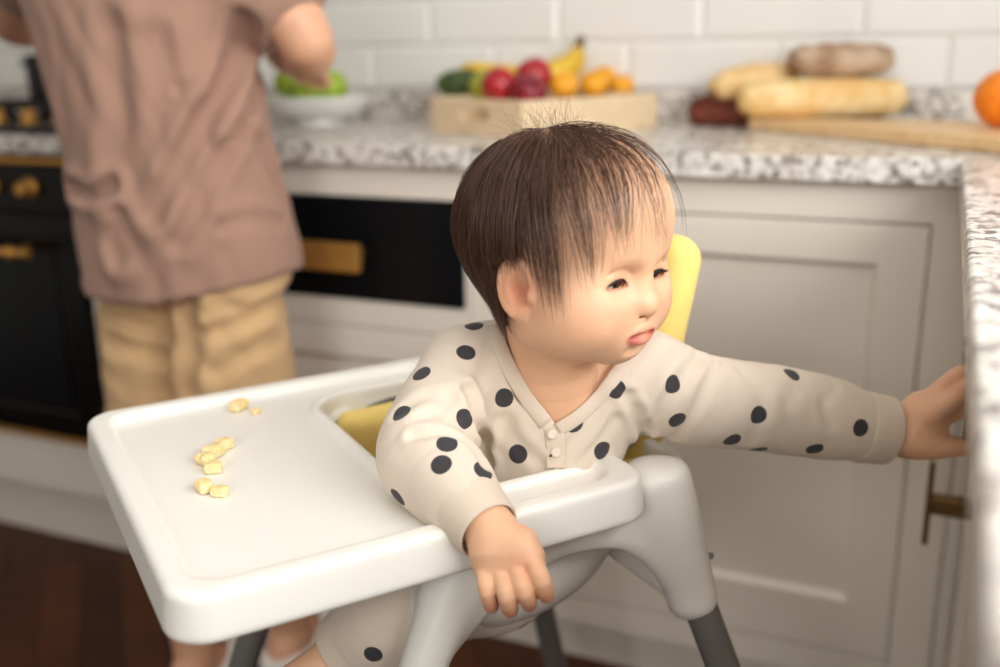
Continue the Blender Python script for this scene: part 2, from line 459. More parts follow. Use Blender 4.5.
for lo, hi in (((XWALL+.02, -.8, 1.06), (XWALL+.08, 1.15, 1.11)), ((XWALL+.02, -.8, 2.15), (XWALL+.08, 1.15, 2.2)),
               ((XWALL+.02, -.8, 1.06), (XWALL+.08, -.75, 2.2)), ((XWALL+.02, 1.10, 1.06), (XWALL+.08, 1.15, 2.2))):
    add_box(bm, lo, hi, .004)
struct(bm_obj('window_1', bm, M['white']))
# back wall with bevelled running-bond tiles
bm = bmesh.new(); add_box(bm, (-3.2, YW+.004, 0), (XWALL+.1, YW+.1, 2.55))
Vt = []; Ft = []
row = 0; z = .9725
while z < 2.5:
    z2 = z+.0945; x = -.607-(.30*9) + (.148 if row % 2 else 0)
    while x < XWALL:
        x0, x1 = x+.0012, min(x+.2988, XWALL); i = len(Vt)
        for (ins, y) in ((0, YW+.005), (.0005, YW+.002), (.0085, YW-.0025)):
            Vt += [(x0+ins, y, z+.0012+ins), (x1-ins, y, z+.0012+ins), (x1-ins, y, z2-.0012-ins), (x0+ins, y, z2-.0012-ins)]
        for a in (0, 4):
            for k in range(4): Ft.append((i+a+k, i+a+(k+1) % 4, i+a+4+(k+1) % 4, i+a+4+k))
        Ft.append((i+8, i+9, i+10, i+11)); x += .30
    z = z2; row += 1
wb = bm_obj('wall_back', bm, M['grout']); wb.data.materials.append(M['tile'])
tm = bmesh.new(); tm.from_mesh(wb.data)
vs = [tm.verts.new(v) for v in Vt]
for f in Ft:
    fc = tm.faces.new([vs[i] for i in f]); fc.material_index = 1
tm.to_mesh(wb.data); tm.free(); struct(wb)
# toe-kicks
struct(box_obj('trim_1', (-2.6, 1.4956, 0), (.12, 1.512, .145), M['cab'], bev=0))
struct(box_obj('trim_2', (.126, -.6, 0), (.142, 1.49, .10), M['cab'], bev=0))

# ---- shaker front: a flat frame with a chamfered recess; orient 'y' looks to -Y, 'x' looks to -X
def shaker_bm(a0, a1, z0, z1, face, rail, orient='y', thick=.02, cham=.008, deep=.010):
    l, r, t, b = rail
    bm = bmesh.new()
    P = (lambda a, d, z: (a, face+d, z)) if orient == 'y' else (lambda a, d, z: (face+d, a, z))
    def ring(i, d):
        x0, x1, y0, y1 = i
        return [bm.verts.new(P(*q)) for q in ((x0, d, y0), (x1, d, y0), (x1, d, y1), (x0, d, y1))]
    e = .0012
    rs = [ring((a0, a1, z0, z1), thick), ring((a0, a1, z0, z1), e), ring((a0+e, a1-e, z0+e, z1-e), 0),
          ring((a0+l, a1-r, z0+b, z1-t), 0), ring((a0+l+cham, a1-r-cham, z0+b+cham, z1-t-cham), deep)]
    for p, q in zip(rs[:-1], rs[1:]):
        for k in range(4): bm.faces.new((p[k], p[(k+1) % 4], q[(k+1) % 4], q[k]))
    bm.faces.new(rs[-1]); bm.faces.new(rs[0][::-1])
    return bm
def frame_bm(boxes):
    bm = bmesh.new()
    for lo, hi in boxes: add_box(bm, lo, hi, .0008, 1)
    return bm

# ---- cabinet with the shaker door, right of the back run
t = empty('base_cabinet', (-.32, 1.72, 0), 'greige cabinet with one large shaker door behind the baby', 'cabinet')
G = .003
bm_obj('face_frame', frame_bm([((-.692, YD, .10), (-.625, YD+.02, .875)), ((.053-.056, YD, .10), (.0535, YD+.02, .875)), ((.0565, YD, .10), (.076, YD+.02, .875)),
       ((-.625, YD, .821), (-.003, YD+.02, .875)), ((-.625, YD, .10), (-.003, YD+.02, .1475))]), M['cab'], t)
bm_obj('carcass', frame_bm([((-.692, YD+.0215, .10), (.076, 2.0, .874))]), M['cab'], t)
bm_obj('door', shaker_bm(-.622, -.006, .1505, .818, YD, (.062, .062, .055, .087)), M['cab'], t)
# ---- cabinet with the black drawer
t = empty('drawer_cabinet', (-1.0, 1.72, 0), 'greige cabinet holding a black-fronted drawer with a brass bar handle', 'cabinet')
bm_obj('face_frame', frame_bm([((-1.528, YD, .10), (-1.303, YD+.02, .875)), ((-.7015, YD, .10), (-.694, YD+.02, .875)),
       ((-1.303, YD, .821), (-.7015, YD+.02, .875)), ((-1.303, YD, .593), (-.7015, YD+.02, .640)), ((-1.303, YD, .10), (-.7015, YD+.02, .147))]), M['cab'], t)
bm_obj('carcass', frame_bm([((-1.528, YD+.0215, .10), (-.694, 2.0, .874))]), M['cab'], t)
dr = box_obj('drawer', (-1.300, YD-.004, .6423), (-.7038, YD+.016, .8188), M['black'], t, .0015); dr['label'] = 'glossy black drawer front'
bm = bmesh.new()
add_box(bm, (-1.125, YD-.046, .699), (-.879, YD-.030, .747), .0015); 
for x in (-1.10, -.904): add_box(bm, (x-.012, YD-.031, .712), (x+.012, YD-.003, .734), .001)
h = bm_obj('handle', bm, M['brass'], dr); h['label'] = 'brass bar handle'
bm_obj('drawer', shaker_bm(-1.300, -.7045, .150, .590, YD, (.055, .055, .055, .06)), M['cab'], t)
# ---- oven
t = empty('oven', (-1.83, 1.72, 0), 'black built-in oven with brass rail and knobs left of the standing adult', 'oven')
OX0, OX1 = -2.13, -1.532
bm_obj('body', frame_bm([((OX0, YD+.004, .268), (OX1, 1.99, .872))]), M['oven'], t)
bm_obj('control_panel', frame_bm([((OX0+.004, YD-.012, .765), (OX1-.004, YD+.004, .85))]), M['oven'], t)
for k, x in enumerate((-2.05, -1.95, -1.85, -1.745, -1.64)):
    bm = bmesh.new(); add_lathe(bm, [(0, 0), (.02, 0), (.02, .006), (.015, .01), (.014, .026), (.011, .03), (0, .03)], (x, YD-.012, .808), 24, Euler((math.pi/2, 0, 0)))
    bm_obj('knob', bm, M['brass'], t, smooth=True, auto=35)
dd = bm_obj('oven_door', shaker_bm(OX0+.004, OX1-.004, .285, .755, YD-.014, (.055, .055, .06, .05), thick=.018, cham=.006, deep=.004), M['oven'], t)
box_obj('glass', (OX0+.075, YD-.012, .35), (OX1-.075, YD-.0095, .68), M['black'], dd, .0005)
bm = bmesh.new(); add_tube(bm, [(-2.045, YD-.062, .686), (-1.615, YD-.062, .686)], .0085, 16)
for x in (-1.995, -1.665):
    add_tube(bm, [(x, YD-.015, .686), (x, YD-.05, .686)], .008, 14); add_lathe(bm, [(0, -.014), (.008, -.0115), (.0135, -.004), (.0135, .004), (.008, .0115), (0, .014)], (x, YD-.062, .686), 20)
bm_obj('handle', bm, M['brass'], dd, smooth=True, auto=40)
for z0, z1 in ((.856, .867), (.270, .281)):
    tr = box_obj('trim_strip', (OX0, YD-.014, z0), (OX1, YD+.004, z1), M['brass'], t, .001)
t = empty('oven_housing', (-1.83, 1.60, 0), 'plain greige drawer front under the black oven', 'cabinet')
bm_obj('drawer_front', frame_bm([((OX0, YD, .1465), (OX1, YD+.02, .264))]), M['cab'], t)
bm_obj('carcass', frame_bm([((OX0, YD+.021, .1465), (OX1, 2.0, .264))]), M['cab'], t)
# ---- right-hand run, its doors look left; bar pulls
def pull(parent, y, z, half, xbar, w=.008, post=.021):
    bm = bmesh.new()
    add_box(bm, (xbar-.0035, y-w/2-.004, z-half), (xbar+.0035, y+w/2+.004, z+half), .001)
    add_box(bm, (xbar+.003, y-post/2, z-post/2), (XFACE+.001, y+post/2, z+post/2), .0008)
    return bm_obj('handle', bm, M['bronze'], parent)
RU = [(.935, 1.425, 'greige cabinet with a bronze bar pull, below the baby\'s reaching hand'), (.455, .932, 'greige cabinet whose bar pull the baby grips'), (-.60, .452, 'greige cabinet at the near end of the right-hand run')]
for k, (y0, y1, lb) in enumerate(RU):
    t = empty('side_cabinet', (.38, (y0+y1)/2, 0), lb, 'cabinet')
    bm_obj('carcass', frame_bm([((XFACE+.0215, y0, .10), (XWALL-.005, y1, .874))]), M['cab'], t)
    bm_obj('face_frame', frame_bm([((XFACE, y0, .10), (XFACE+.02, y0+.03, .874)), ((XFACE, y1-.03, .10), (XFACE+.02, y1, .874)),
           ((XFACE, y0+.03, .845), (XFACE+.02, y1-.03, .874)), ((XFACE, y0+.03, .10), (XFACE+.02, y1-.03, .147))]), M['cab'], t)
    if k == 1:
        dw = bm_obj('drawer', shaker_bm(y0+.033, y1-.033, .60, .842, XFACE, (.05,)*4, 'x'), M['cab'], t)
        hp = at(969, 418, 1)
        sy = .895; zz = CAM_H+(hp[2]-CAM_H)*sy/hp[1]+.004
        pull(dw, sy, zz, .022, hp[0]*sy/hp[1])
        bm_obj('door', shaker_bm(y0+.033, y1-.033, .150, .597, XFACE, (.055,)*4, 'x'), M['cab'], t)
    else:
        dw = bm_obj('door', shaker_bm(y0+.033, y1-.033, .150, .842, XFACE, (.055,)*4, 'x'), M['cab'], t)
        if k == 0:
            hp = at(930, 503, 1); sy = 1.25; pull(dw, sy, CAM_H+(hp[2]-CAM_H)*sy/hp[1], .054, .025)
        else: pull(dw, .2, .66, .054, .025)

# ---- granite tops
o = box_obj('granite_worktop', (-2.9, YF, .8755), (XWALL-.002, YW-.002, ZC), M['granite'], None, .003, (-1.2, 1.73, .8755))
tag(o, 'speckled granite worktop along the tiled back wall', 'worktop')
o = box_obj('granite_upstand', (-2.9, YW-.022, ZC+.0005), (XWALL-.002, YW-.003, .972), M['granite'], None, .002, (-1.2, YW-.01, ZC+.0005))
tag(o, 'low granite upstand strip under the white wall tiles', 'upstand')
o = box_obj('granite_worktop', (XR, -.62, .8755), (XWALL-.002, YF-.001, ZC), M['granite'], None, .003, (.36, .4, .8755))
tag(o, 'speckled granite worktop running toward the camera on the right', 'worktop')

# ================================================================== THINGS ON THE WORKTOP
def on(px, py, Y):
    v = at(px, py, 1)-np.array([0, 0, CAM_H]); return np.array([0, 0, CAM_H]) + v*Y/v[1]
# ---- gas hob and pot, left
t = empty('gas_hob', (-1.82, 1.70, ZC), 'black gas hob with brass knobs set in the granite', 'hob')
bm = bmesh.new(); add_box(bm, (-2.12, 1.46, ZC+.0005), (-1.545, 1.98, ZC+.012), .004); bm_obj('plate', bm, M['iron'], t)
for k, x in enumerate((-2.04, -1.94, -1.845, -1.755, -1.665)):
    bm = bmesh.new(); add_lathe(bm, [(.0, 0), (.019, 0), (.019, .008), (.015, .012), (.014, .026), (.01, .03), (0, .03)], (x, 1.555, ZC+.012), 24)
    bm_obj('knob', bm, M['brass'], t, smooth=True, auto=35)
for cx in (-1.98, -1.69):
    bm = bmesh.new()
    for y in (1.60, 1.76, 1.92): add_box(bm, (cx-.13, y-.006, ZC+.036), (cx+.13, y+.006, ZC+.048), .002)
    for x in (-.12, 0, .12):
        add_box(bm, (cx+x-.006, 1.60, ZC+.036), (cx+x+.006, 1.92, ZC+.048), .002)
    for x in (-.12, .12):
        for y in (1.60, 1.92): add_box(bm, (cx+x-.007, y-.007, ZC+.012), (cx+x+.007, y+.007, ZC+.046), .002)
    bm_obj('grate', bm, M['iron'], t)
    for y in (1.68, 1.84):
        bm = bmesh.new(); add_lathe(bm, [(.0, 0), (.04, 0), (.04, .008), (.03, .014), (.028, .02), (0, .02)], (cx, y, ZC+.012), 24); bm_obj('burner', bm, M['iron'], t, smooth=True, auto=35)
c = on(60, 75, 1.80); PX = c[0]-.015
t = empty('cooking_pot', (PX, 1.84, ZC+.048), 'dark pot standing on the gas hob behind the adult', 'pot')
bm = bmesh.new(); add_lathe(bm, [(0, 0), (.085, 0), (.092, .006), (.092, .10), (.095, .103), (.089, .103), (.087, .01), (0, .008)], (PX, 1.84, ZC+.0485), 40); bm_obj('body', bm, M['iron'], t, smooth=True, auto=35)
for s in (-1, 1):
    bm = bmesh.new(); add_tube(bm, spline([(PX+s*.091, 1.815, ZC+.13), (PX+s*.125, 1.82, ZC+.132), (PX+s*.125, 1.86, ZC+.132), (PX+s*.091, 1.865, ZC+.13)], 14), .006, 10); bm_obj('handle', bm, M['iron'], t, smooth=True)

# ---- white bowl of green apples
bc = on(318, 121, 1.84); bx, by = bc[0], 1.84
o = None
bm = bmesh.new(); add_lathe(bm, [(0, .006), (.046, .006), (.048, 0), (.058, 0), (.056, .010), (.076, .014), (.098, .026), (.109, .044), (.115, .054), (.115, .058), (.110, .057), (.100, .034), (.075, .022), (.04, .017), (0, .016)], (bx, by, ZC), 56)
o = bm_obj('fruit_bowl', bm, M['white'], None, (bx, by, ZC), True, 40); tag(o, 'shallow white footed bowl of green apples beside the adult', 'bowl')
def apple(name, c, r, mat, label, group, tilt=(.2, .1), sz=.92, cat='apple', parent_stalk=True):
    c = Vector(c); e = Euler((tilt[0], tilt[1], random.random()*6))
    t = empty(name, (c.x, c.y, c.z-r*sz), label, cat, group)
    prof = [(0, -.80), (.16, -.86), (.42, -.90), (.72, -.72), (.93, -.32), (1.0, .08), (.93, .5), (.72, .80), (.46, .92), (.24, .88), (.09, .74), (0, .66)]
    S = spline([(a, b, 0) for a, b in prof], 30)
    bm = bmesh.new(); add_lathe(bm, [(max(0, p[0])*r if 0 < i < 29 else 0, p[1]*r*sz) for i, p in enumerate(S)], c, 32, e); bm_obj('flesh', bm, mat, t, smooth=True)
    if parent_stalk:
        up = e.to_matrix() @ Vector((0, 0, 1)); bm = bmesh.new()
        add_tube(bm, [c+up*r*.6, c+up*r*.85, c+up*r*1.05+Vector((.003, 0, 0))], [.0018, .0015, .0022], 8); bm_obj('stalk', bm, M['stalk'], t, smooth=True)
    return t
ga = [(291, 84, 1.815, 'green apple at the left of the white bowl, nearest the adult'), (331, 88, 1.82, 'green apple at the right rim of the white bowl'),
      (312, 83, 1.88, 'green apple at the back of the white bowl'), (309, 92, 1.79, 'green apple at the front middle of the white bowl')]
for px, py, Y, lb in ga:
    q = on(px, py, Y); apple('apple', q, .036, M['apple'], lb, 'green apples in the white bowl', (random.uniform(-.5, .5), random.uniform(-.5, .5)))

# ---- birch crate of fruit
dA = np.array(on(522, 136, 1.585)); B = np.array([dA[0], dA[1]]); yw = math.radians(180-27)
A = B + np.array([math.cos(yw), math.sin(yw)])
ab = (A-B)/np.linalg.norm(A-B); bcv = np.array([ab[1], -ab[0]]); 
if bcv[1] < 0: bcv = -bcv
LA, LB, CH, TH = .262, .335, .062, .010
ang = math.atan2(-ab[1], -ab[0])
t = empty('fruit_crate', (B[0], B[1], ZC), 'pale wooden crate heaped with fruit on the granite', 'crate')
RZ = Matrix.Rotation(ang, 3, 'Z')
def crate_pt(a, b, z): return Vector((B[0]+ab[0]*a+bcv[0]*b, B[1]+ab[1]*a+bcv[1]*b, ZC+z))
def crate_box(a0, a1, b0, b1, z0, z1, name, hole=None):
    bm = bmesh.new()
    def bx_(a0, a1, b0, b1, z0, z1):
        c = crate_pt((a0+a1)/2, (b0+b1)/2, (z0+z1)/2); h = Vector((a1-a0, b1-b0, z1-z0))
        add_box(bm, c-h/2, c+h/2, .001, 1, Matrix(((ab[0], bcv[0], 0), (ab[1], bcv[1], 0), (0, 0, 1))))
    if hole is None: bx_(a0, a1, b0, b1, z0, z1)
    else:
        m0, m1, h0, h1 = hole
        if a1-a0 > b1-b0:
            for q in ((a0, m0, z0, z1), (m1, a1, z0, z1), (m0, m1, z0, h0), (m0, m1, h1, z1)): bx_(q[0], q[1], b0, b1, q[2], q[3])
    return bm_obj(name, bm, M['crate'], t)
crate_box(0, LA, 0, TH, 0, CH, 'end_board', (LA/2-.040, LA/2+.040, .024, .046))
crate_box(0, LA, LB-TH, LB, 0, CH, 'end_board', (LA/2-.040, LA/2+.040, .024, .046))
crate_box(0, TH, TH, LB-TH, 0, CH, 'side_board'); crate_box(LA-TH, LA, TH, LB-TH, 0, CH, 'side_board')
crate_box(TH, LA-TH, TH, LB-TH, .004, .010, 'bottom_board')
def fr(px, py, dep): return at(px, py, dep)
q = at(459, 85, 2.00); t2 = sdf_obj('avocado', [('u', 0, ell(q, (.046, .03, .028), rotm(0, .12, .42))), ('u', .03, ell(q+np.array([.026, .012, .002]), (.032, .021, .02), rotm(0, 0, .4)))], .0022, M['avocado'], None, (q[0], q[1], q[2]-.03))
tag(t2, 'dark green avocado at the left end of the crate', 'avocado')
q = at(485, 86, 1.915); t2 = sdf_obj('pear', [('u', 0, ell(q, (.03, .03, .03))), ('u', .03, ell(q+np.array([.026, .016, .004]), (.025, .018, .018), rotm(0, 0, .4)))], .0022, M['pear'], None, (q[0], q[1], q[2]-.03))
tag(t2, 'yellow-green pear beside the avocado in the crate', 'pear')
apple('apple', at(499, 86, 1.86), .034, M['redapple'], 'red apple beside the pear in the crate', 'red apples in the crate', (.9, .3))
apple('apple', at(534, 77, 1.89), .0355, M['redapple'], 'biggest bright red apple on top of the fruit heap', 'red apples in the crate', (.5, -.4))
apple('apple', at(529, 93, 1.82), .033, M['plum'], 'dark red apple below the bright red one', 'red apples in the crate', (.7, .2))
for px, py, dep, lb in ((564, 85, 1.87, 'yellow mandarin next to the red apples'), (594, 84, 1.95, 'second mandarin from the right in the crate'), (622, 86, 2.02, 'rightmost small mandarin in the crate'), (604, 79, 2.06, 'mandarin behind the others at the back of the crate')):
    q = at(px, py, dep); bm = bmesh.new(); r = .028 if px < 620 else .025
    add_lathe(bm, [(r*math.sin(a)*(1 if 0 < i < 16 else 0), -r*.88*math.cos(a)) for i, a in enumerate(np.linspace(0, math.pi, 17))], q, 28, Euler((.3, .2, 0)))
    t2 = empty('mandarin', (q[0], q[1], q[2]-r), lb, 'mandarin', 'mandarins in the crate'); bm_obj('peel', bm, M['mandarin'], t2, smooth=True)
    bm = bmesh.new(); add_lathe(bm, [(0, 0), (.003, 0), (.0035, .002), (0, .0025)], Vector(q)+Vector((.003, -.006, r*.87)), 8); bm_obj('stem_button', bm, M['stalk'], t2)
# banana bunch: three fingers from one crown
t2 = empty('banana_bunch', tuple(at(540, 80, 2.0)), 'bunch of yellow bananas lying on the crate fruit', 'bananas')
crown = at(580, 43, 2.02)
for pts in ([(579, 46, 2.02), (573, 60, 1.99), (558, 72, 1.97), (536, 80, 1.97), (512, 82, 1.99)], [(577, 46, 2.03), (564, 62, 2.03), (545, 70, 2.04), (520, 74, 2.05), (495, 72, 2.06), (474, 69, 2.07), (462, 66, 2.08)], [(580, 47, 2.03), (577, 62, 2.02), (568, 76, 2.0), (555, 86, 1.98)]):
    P = spline([at(*p) for p in pts], 20); s = np.linspace(0, 1, 20)
    rad = np.interp(s, [0, .08, .22, .5, .8, .95, 1], [.006, .008, .016, .0185, .016, .008, .004])
    bm = bmesh.new(); add_tube(bm, P, list(rad), 10); bm_obj('banana', bm, M['banana'], t2, smooth=True)
bm = bmesh.new(); add_tube(bm, [at(578, 49, 2.02), at(580, 43, 2.02), at(581, 37, 2.02)], [.011, .009, .008], 10); sk = bm_obj('stem', bm, M['stalk'], t2, smooth=True)

# ---- bread corner
P0 = on(744, 125, 1.86)[:2]; e1 = np.array([.755, -.655]); e2 = np.array([.655, .755]); BT = ZC+.0195
out = [(0, .012), (.012, 0), (.62, 0), (.62, .29), (.32, .29), (.2, .2), (.1, .11), (.012, .075), (0, .062)]
bm = bmesh.new(); lo = [bm.verts.new((P0[0]+a*e1[0]+b*e2[0], P0[1]+a*e1[1]+b*e2[1], ZC+.0005)) for a, b in out]
f = bm.faces.new(lo); r = bmesh.ops.extrude_face_region(bm, geom=[f]); bmesh.ops.translate(bm, vec=(0, 0, BT-ZC-.0005), verts=[v for v in r['geom'] if isinstance(v, bmesh.types.BMVert)])
bmesh.ops.bevel(bm, geom=bm.edges[:], offset=.003, segments=2, affect='EDGES')
o = bm_obj('chopping_board', bm, M['board'], None, (P0[0]+.2, P0[1], ZC)); tag(o, 'wooden chopping board under the long loaf', 'board')
lat = np.array([_r[0], _r[1], 0])/np.hypot(_r[0], _r[1])
def loaf(name, c, L, ry, rz, yaw, mat, seed, amp=.004, slash=0, pitch=0):
    R = rotm(0, pitch, math.atan2(lat[1], lat[0])+yaw)
    prims = [('u', 0, ell(c, (L/2*.97, ry, rz), R)), ('u', .02, rbox(c, (L/2, ry*.92, rz*.92), min(ry, rz)*.72, R))] if name == 'baguette' else [('u', 0, ell(c, (L/2, ry, rz), R)), ('u', .02, rbox(c, (L/2*.86, ry*.82, rz*.8), min(ry, rz)*.78, R))]
    for k in range(slash):
        s = (k-(slash-1)/2)*L/(slash+.4); a = c+R@np.array([s-.02, -.012, rz*1.02]); b = c+R@np.array([s+.02, .014, rz*1.02])
        prims.append(('s', .008, cone(a, b, .006, .006)))
    g = folds(seed, 6, 12, 40, amp)
    return sdf_obj(name, prims, .003, mat, None, (c[0], c[1], c[2]-rz), post=lambda P, d: d+g(P))
c = on(822, 97, 1.92); c[2] = BT+.0335
o = loaf('baguette', c, .295, .033, .031, .02, M['crust2'], 3, .0025, 0); tag(o, 'long pale baguette lying on the chopping board', 'bread')
cx_ = on(718, 106, 1.955); bcx, bcy = cx_[0]+.050, 1.962
t = empty('bread_basket', (bcx, bcy, ZC), 'low reddish-brown wicker basket at the left of the bread', 'basket')
V, F = nets([('u', 0, rbox((bcx, bcy, ZC+.024), (.10, .058, .0235), .02)), ('s', .004, rbox((bcx, bcy, ZC+.045), (.092, .050, .037), .016))], .0025,
            post=lambda P, d: d+.0012*np.sin(P[:, 2]*900)*np.sin((P[:, 0]+P[:, 1])*420))
link_mesh('bowl', np_mesh('bowl', V, F), M['basket'], t)
bm = bmesh.new()
ring = [(bcx+.096*math.copysign(abs(math.cos(a))**.5, math.cos(a)), bcy+.054*math.copysign(abs(math.sin(a))**.5, math.sin(a)), ZC+.047) for a in np.linspace(0, 2*math.pi, 49)]
add_tube(bm, ring, .004, 8, False); bm_obj('rim', bm, M['basket'], t, smooth=True)
c = np.array([*on(752, 76, 1.93)]); c[0] = bcx+.012; c[2] = ZC+.080; c[1] = bcy
o = loaf('bread_roll', c, .165, .045, .030, .0, M['crust'], 5, .003, 0, -.12); tag(o, 'pale bread roll lying in the brown wicker basket', 'bread')
c = on(840, 66, 1.955); c[2] = BT+.0665+.033
o = loaf('bread_loaf', c, .195, .044, .026, .05, M['crust3'], 8, .004, 3); tag(o, 'brown floured loaf resting on top of the baguette', 'bread')
q = on(1007, 85, 1.72); r = .045; q[2] = BT+r*.97
bm = bmesh.new(); add_lathe(bm, [(r*math.sin(a)*(1 if 0 < i < 20 else 0), -r*.97*math.cos(a)) for i, a in enumerate(np.linspace(0, math.pi, 21))], q, 40)
t = empty('orange', (q[0], q[1], BT), 'bright orange at the right end of the chopping board', 'orange'); bm_obj('peel', bm, M['orange'], t, smooth=True)
bm = bmesh.new(); add_lathe(bm, [(0, 0), (.004, 0), (.0045, .003), (0, .004)], (q[0], q[1], q[2]+r*.955), 10); bm_obj('stem_button', bm, M['stalk'], t)

# ================================================================== HIGH CHAIR
CH_O = np.array([-.5641, .5356]); CH_A = math.radians(52.85)
CQ = np.array([math.cos(CH_A), math.sin(CH_A), 0]); CP = np.array([math.sin(CH_A), -math.cos(CH_A), 0])
def chair(p, q, z): return np.array([CH_O[0], CH_O[1], 0]) + CP*p + CQ*q + np.array([0, 0, z])
def chair_xf(V): return np.array([CH_O[0], CH_O[1], 0]) + V[:, :1]*CP + V[:, 1:2]*CQ + V[:, 2:]*np.array([0, 0, 1.])
base = chair(0, .31, 0)
hc = empty('high_chair', tuple(base), 'white plastic high chair with a large tray and grey legs', 'high chair')
def rr2(P, c, h, r):
    q = np.abs(P[:, :2]-np.array(c))-(np.array(h)-r)
    return np.sqrt((np.maximum(q, 0)**2).sum(1))+np.minimum(q.max(1), 0)-r
def ext(d2, z, z0, z1, r):
    a = d2+r; b = np.abs(z-(z0+z1)/2)-(z1-z0)/2+r
    return np.minimum(np.maximum(a, b), 0)+np.sqrt(np.maximum(a, 0)**2+np.maximum(b, 0)**2)-r
def fp(f, lo, hi): return (f, np.array(lo, float), np.array(hi, float))
TZ = .7305
def tray_out(P):
    fl = (TZ-P[:, 2])*.10                                    # the outer wall flares a little toward its foot
    return ext(rr2(P, (0, .185), (.196, .186), .028)-np.clip(fl, 0, .004)+.0, P[:, 2], TZ-.036, TZ, .006)
def tray_rec(P): return ext(rr2(P, (0, .1815), (.176, .1635), .022), P[:, 2], TZ-.0085, TZ+.06, .004)
def cut2(P): return rr2(P, (0, .40), (.135, .20), .045)
def tray_lip(P): return ext(np.maximum(np.abs(cut2(P)-.005)-.0055, P[:, 1]-.352), P[:, 2], TZ-.03, TZ-.0022, .004)
def tray_cut(P): return ext(cut2(P), P[:, 2], TZ-.2, TZ+.1, .003)
def tray_under(P): return ext(rr2(P, (0, .185), (.1915, .1815), .026), P[:, 2], TZ-.2, TZ-.0125, .003)
def tray_inwall(P): return np.maximum(ext(np.abs(cut2(P)-.003)-.003, P[:, 2], TZ-.036, TZ-.004, .002), P[:, 1]-.368)
b3 = ((-.21, -.01, TZ-.04), (.21, .38, TZ+.01))
V, F = nets([('u', 0, fp(tray_out, *b3)), ('s', .007, fp(tray_rec, *b3)), ('u', .004, fp(tray_lip, (-.17, .17, TZ-.04), (.17, .37, TZ+.01))),
             ('s', .002, fp(tray_under, *b3)), ('u', .002, fp(tray_inwall, (-.17, .17, TZ-.04), (.17, .37, TZ+.01))), ('s', .005, fp(tray_cut, (-.14, .19, TZ-.2), (.14, .61, TZ+.1)))], .0021,
             post=lambda P, d: np.maximum(d, P[:, 1]-.3715))
tray = link_mesh('tray', np_mesh('tray', chair_xf(V), F), M['plastic'], hc)
# seat shell: apron with arched openings, leg sockets, bucket, backrest - one moulding
def apron(P): return ext(np.abs(rr2(P, (0, .325), (.158, .125), .05))-.0055, P[:, 2], .56, .708, .004)
def arch_side(P):
    k0 = np.sqrt(((P[:, 1]-.318)/.118)**2+((P[:, 2]-.545)/.108)**2); return (k0-1)*.108
def arch_front(P):
    k0 = np.sqrt((P[:, 0]/.118)**2+((P[:, 2]-.545)/.108)**2); return (k0-1)*.108
def bucket(P):
    return np.maximum(ell((0, .305, .635), (.132, .150, .098))[0](P), P[:, 2]-.70)
sock = []
for s in (-1, 1):
    sock += [('u', .03, chain([(s*.148, .230, .688), (s*.1565, .192, .622), (s*.160, .172, .577)], [.0245, .0190, .0178], 8)),
             ('u', .03, chain([(s*.158, .402, .708), (s*.160, .416, .67), (s*.164, .438, .61), (s*.166, .445, .585)], [.0255, .0255, .0195, .0185], 10))]
shell = [('u', 0, fp(apron, (-.17, .14, .55), (.17, .46, .72))),
         ('s', .02, fp(arch_side, (-.3, .18, .43), (.3, .44, .66))), ('s', .02, fp(arch_front, (-.12, .1, .43), (.12, .24, .66)))] + sock + [
         ('u', .02, fp(bucket, (-.14, .15, .49), (.14, .49, .705))),
         ('u', .03, rbox((-.022, .484, .725), (.084, .011, .105), .010, rotm(-.22, 0, 0))),
         ('s', .012, ell((0, .305, .68), (.122, .138, .128))),
         ('s', .012, rbox((0, .20, .63), (.10, .10, .06), .03)),
         ('s', .012, rbox((0, .38, .775), (.3, .075, .053), .004))]
V, F = nets(shell, .0028)
link_mesh('seat_shell', np_mesh('seat_shell', chair_xf(V), F), M['plastic'], hc)
for sp in (-1, 1):
    for p0, q0, z0, q1 in ((.160, .172, .578, .0), (.166, .445, .586, .625)):
        a = np.array([sp*p0, q0, z0]); b = np.array([sp*.285, q1, .004])
        lg = bmesh.new(); add_tube(lg, [chair(*(a+(b-a)*k)) for k in np.linspace(-.02, 1, 6)], .0152, 20); bm_obj('leg', lg, M['legm'], hc, smooth=True, auto=40).name
for sp in (1,):
    ax_ = np.array([_r[0], _r[1], 0]); ax_ /= np.linalg.norm(ax_); qa = Vector(ax_).to_track_quat('Z', 'Y').to_euler()
    c = chair(.164, .433, .628)+ax_*.0185; bm = bmesh.new(); add_lathe(bm, [(0, 0), (.003, 0), (.003, .004), (.002, .0055), (0, .0055)], c, 12, qa); k = bm_obj('latch_button', bm, M['legm'], hc)
    c = chair(.162, .178, .592)-_fw*.0175; bm = bmesh.new(); add_lathe(bm, [(0, 0), (.003, 0), (.003, .004), (.002, .0055), (0, .0055)], c, 12, Vector(-_fw).to_track_quat('Z', 'Y').to_euler()); k = bm_obj('latch_button', bm, M['legm'], hc)

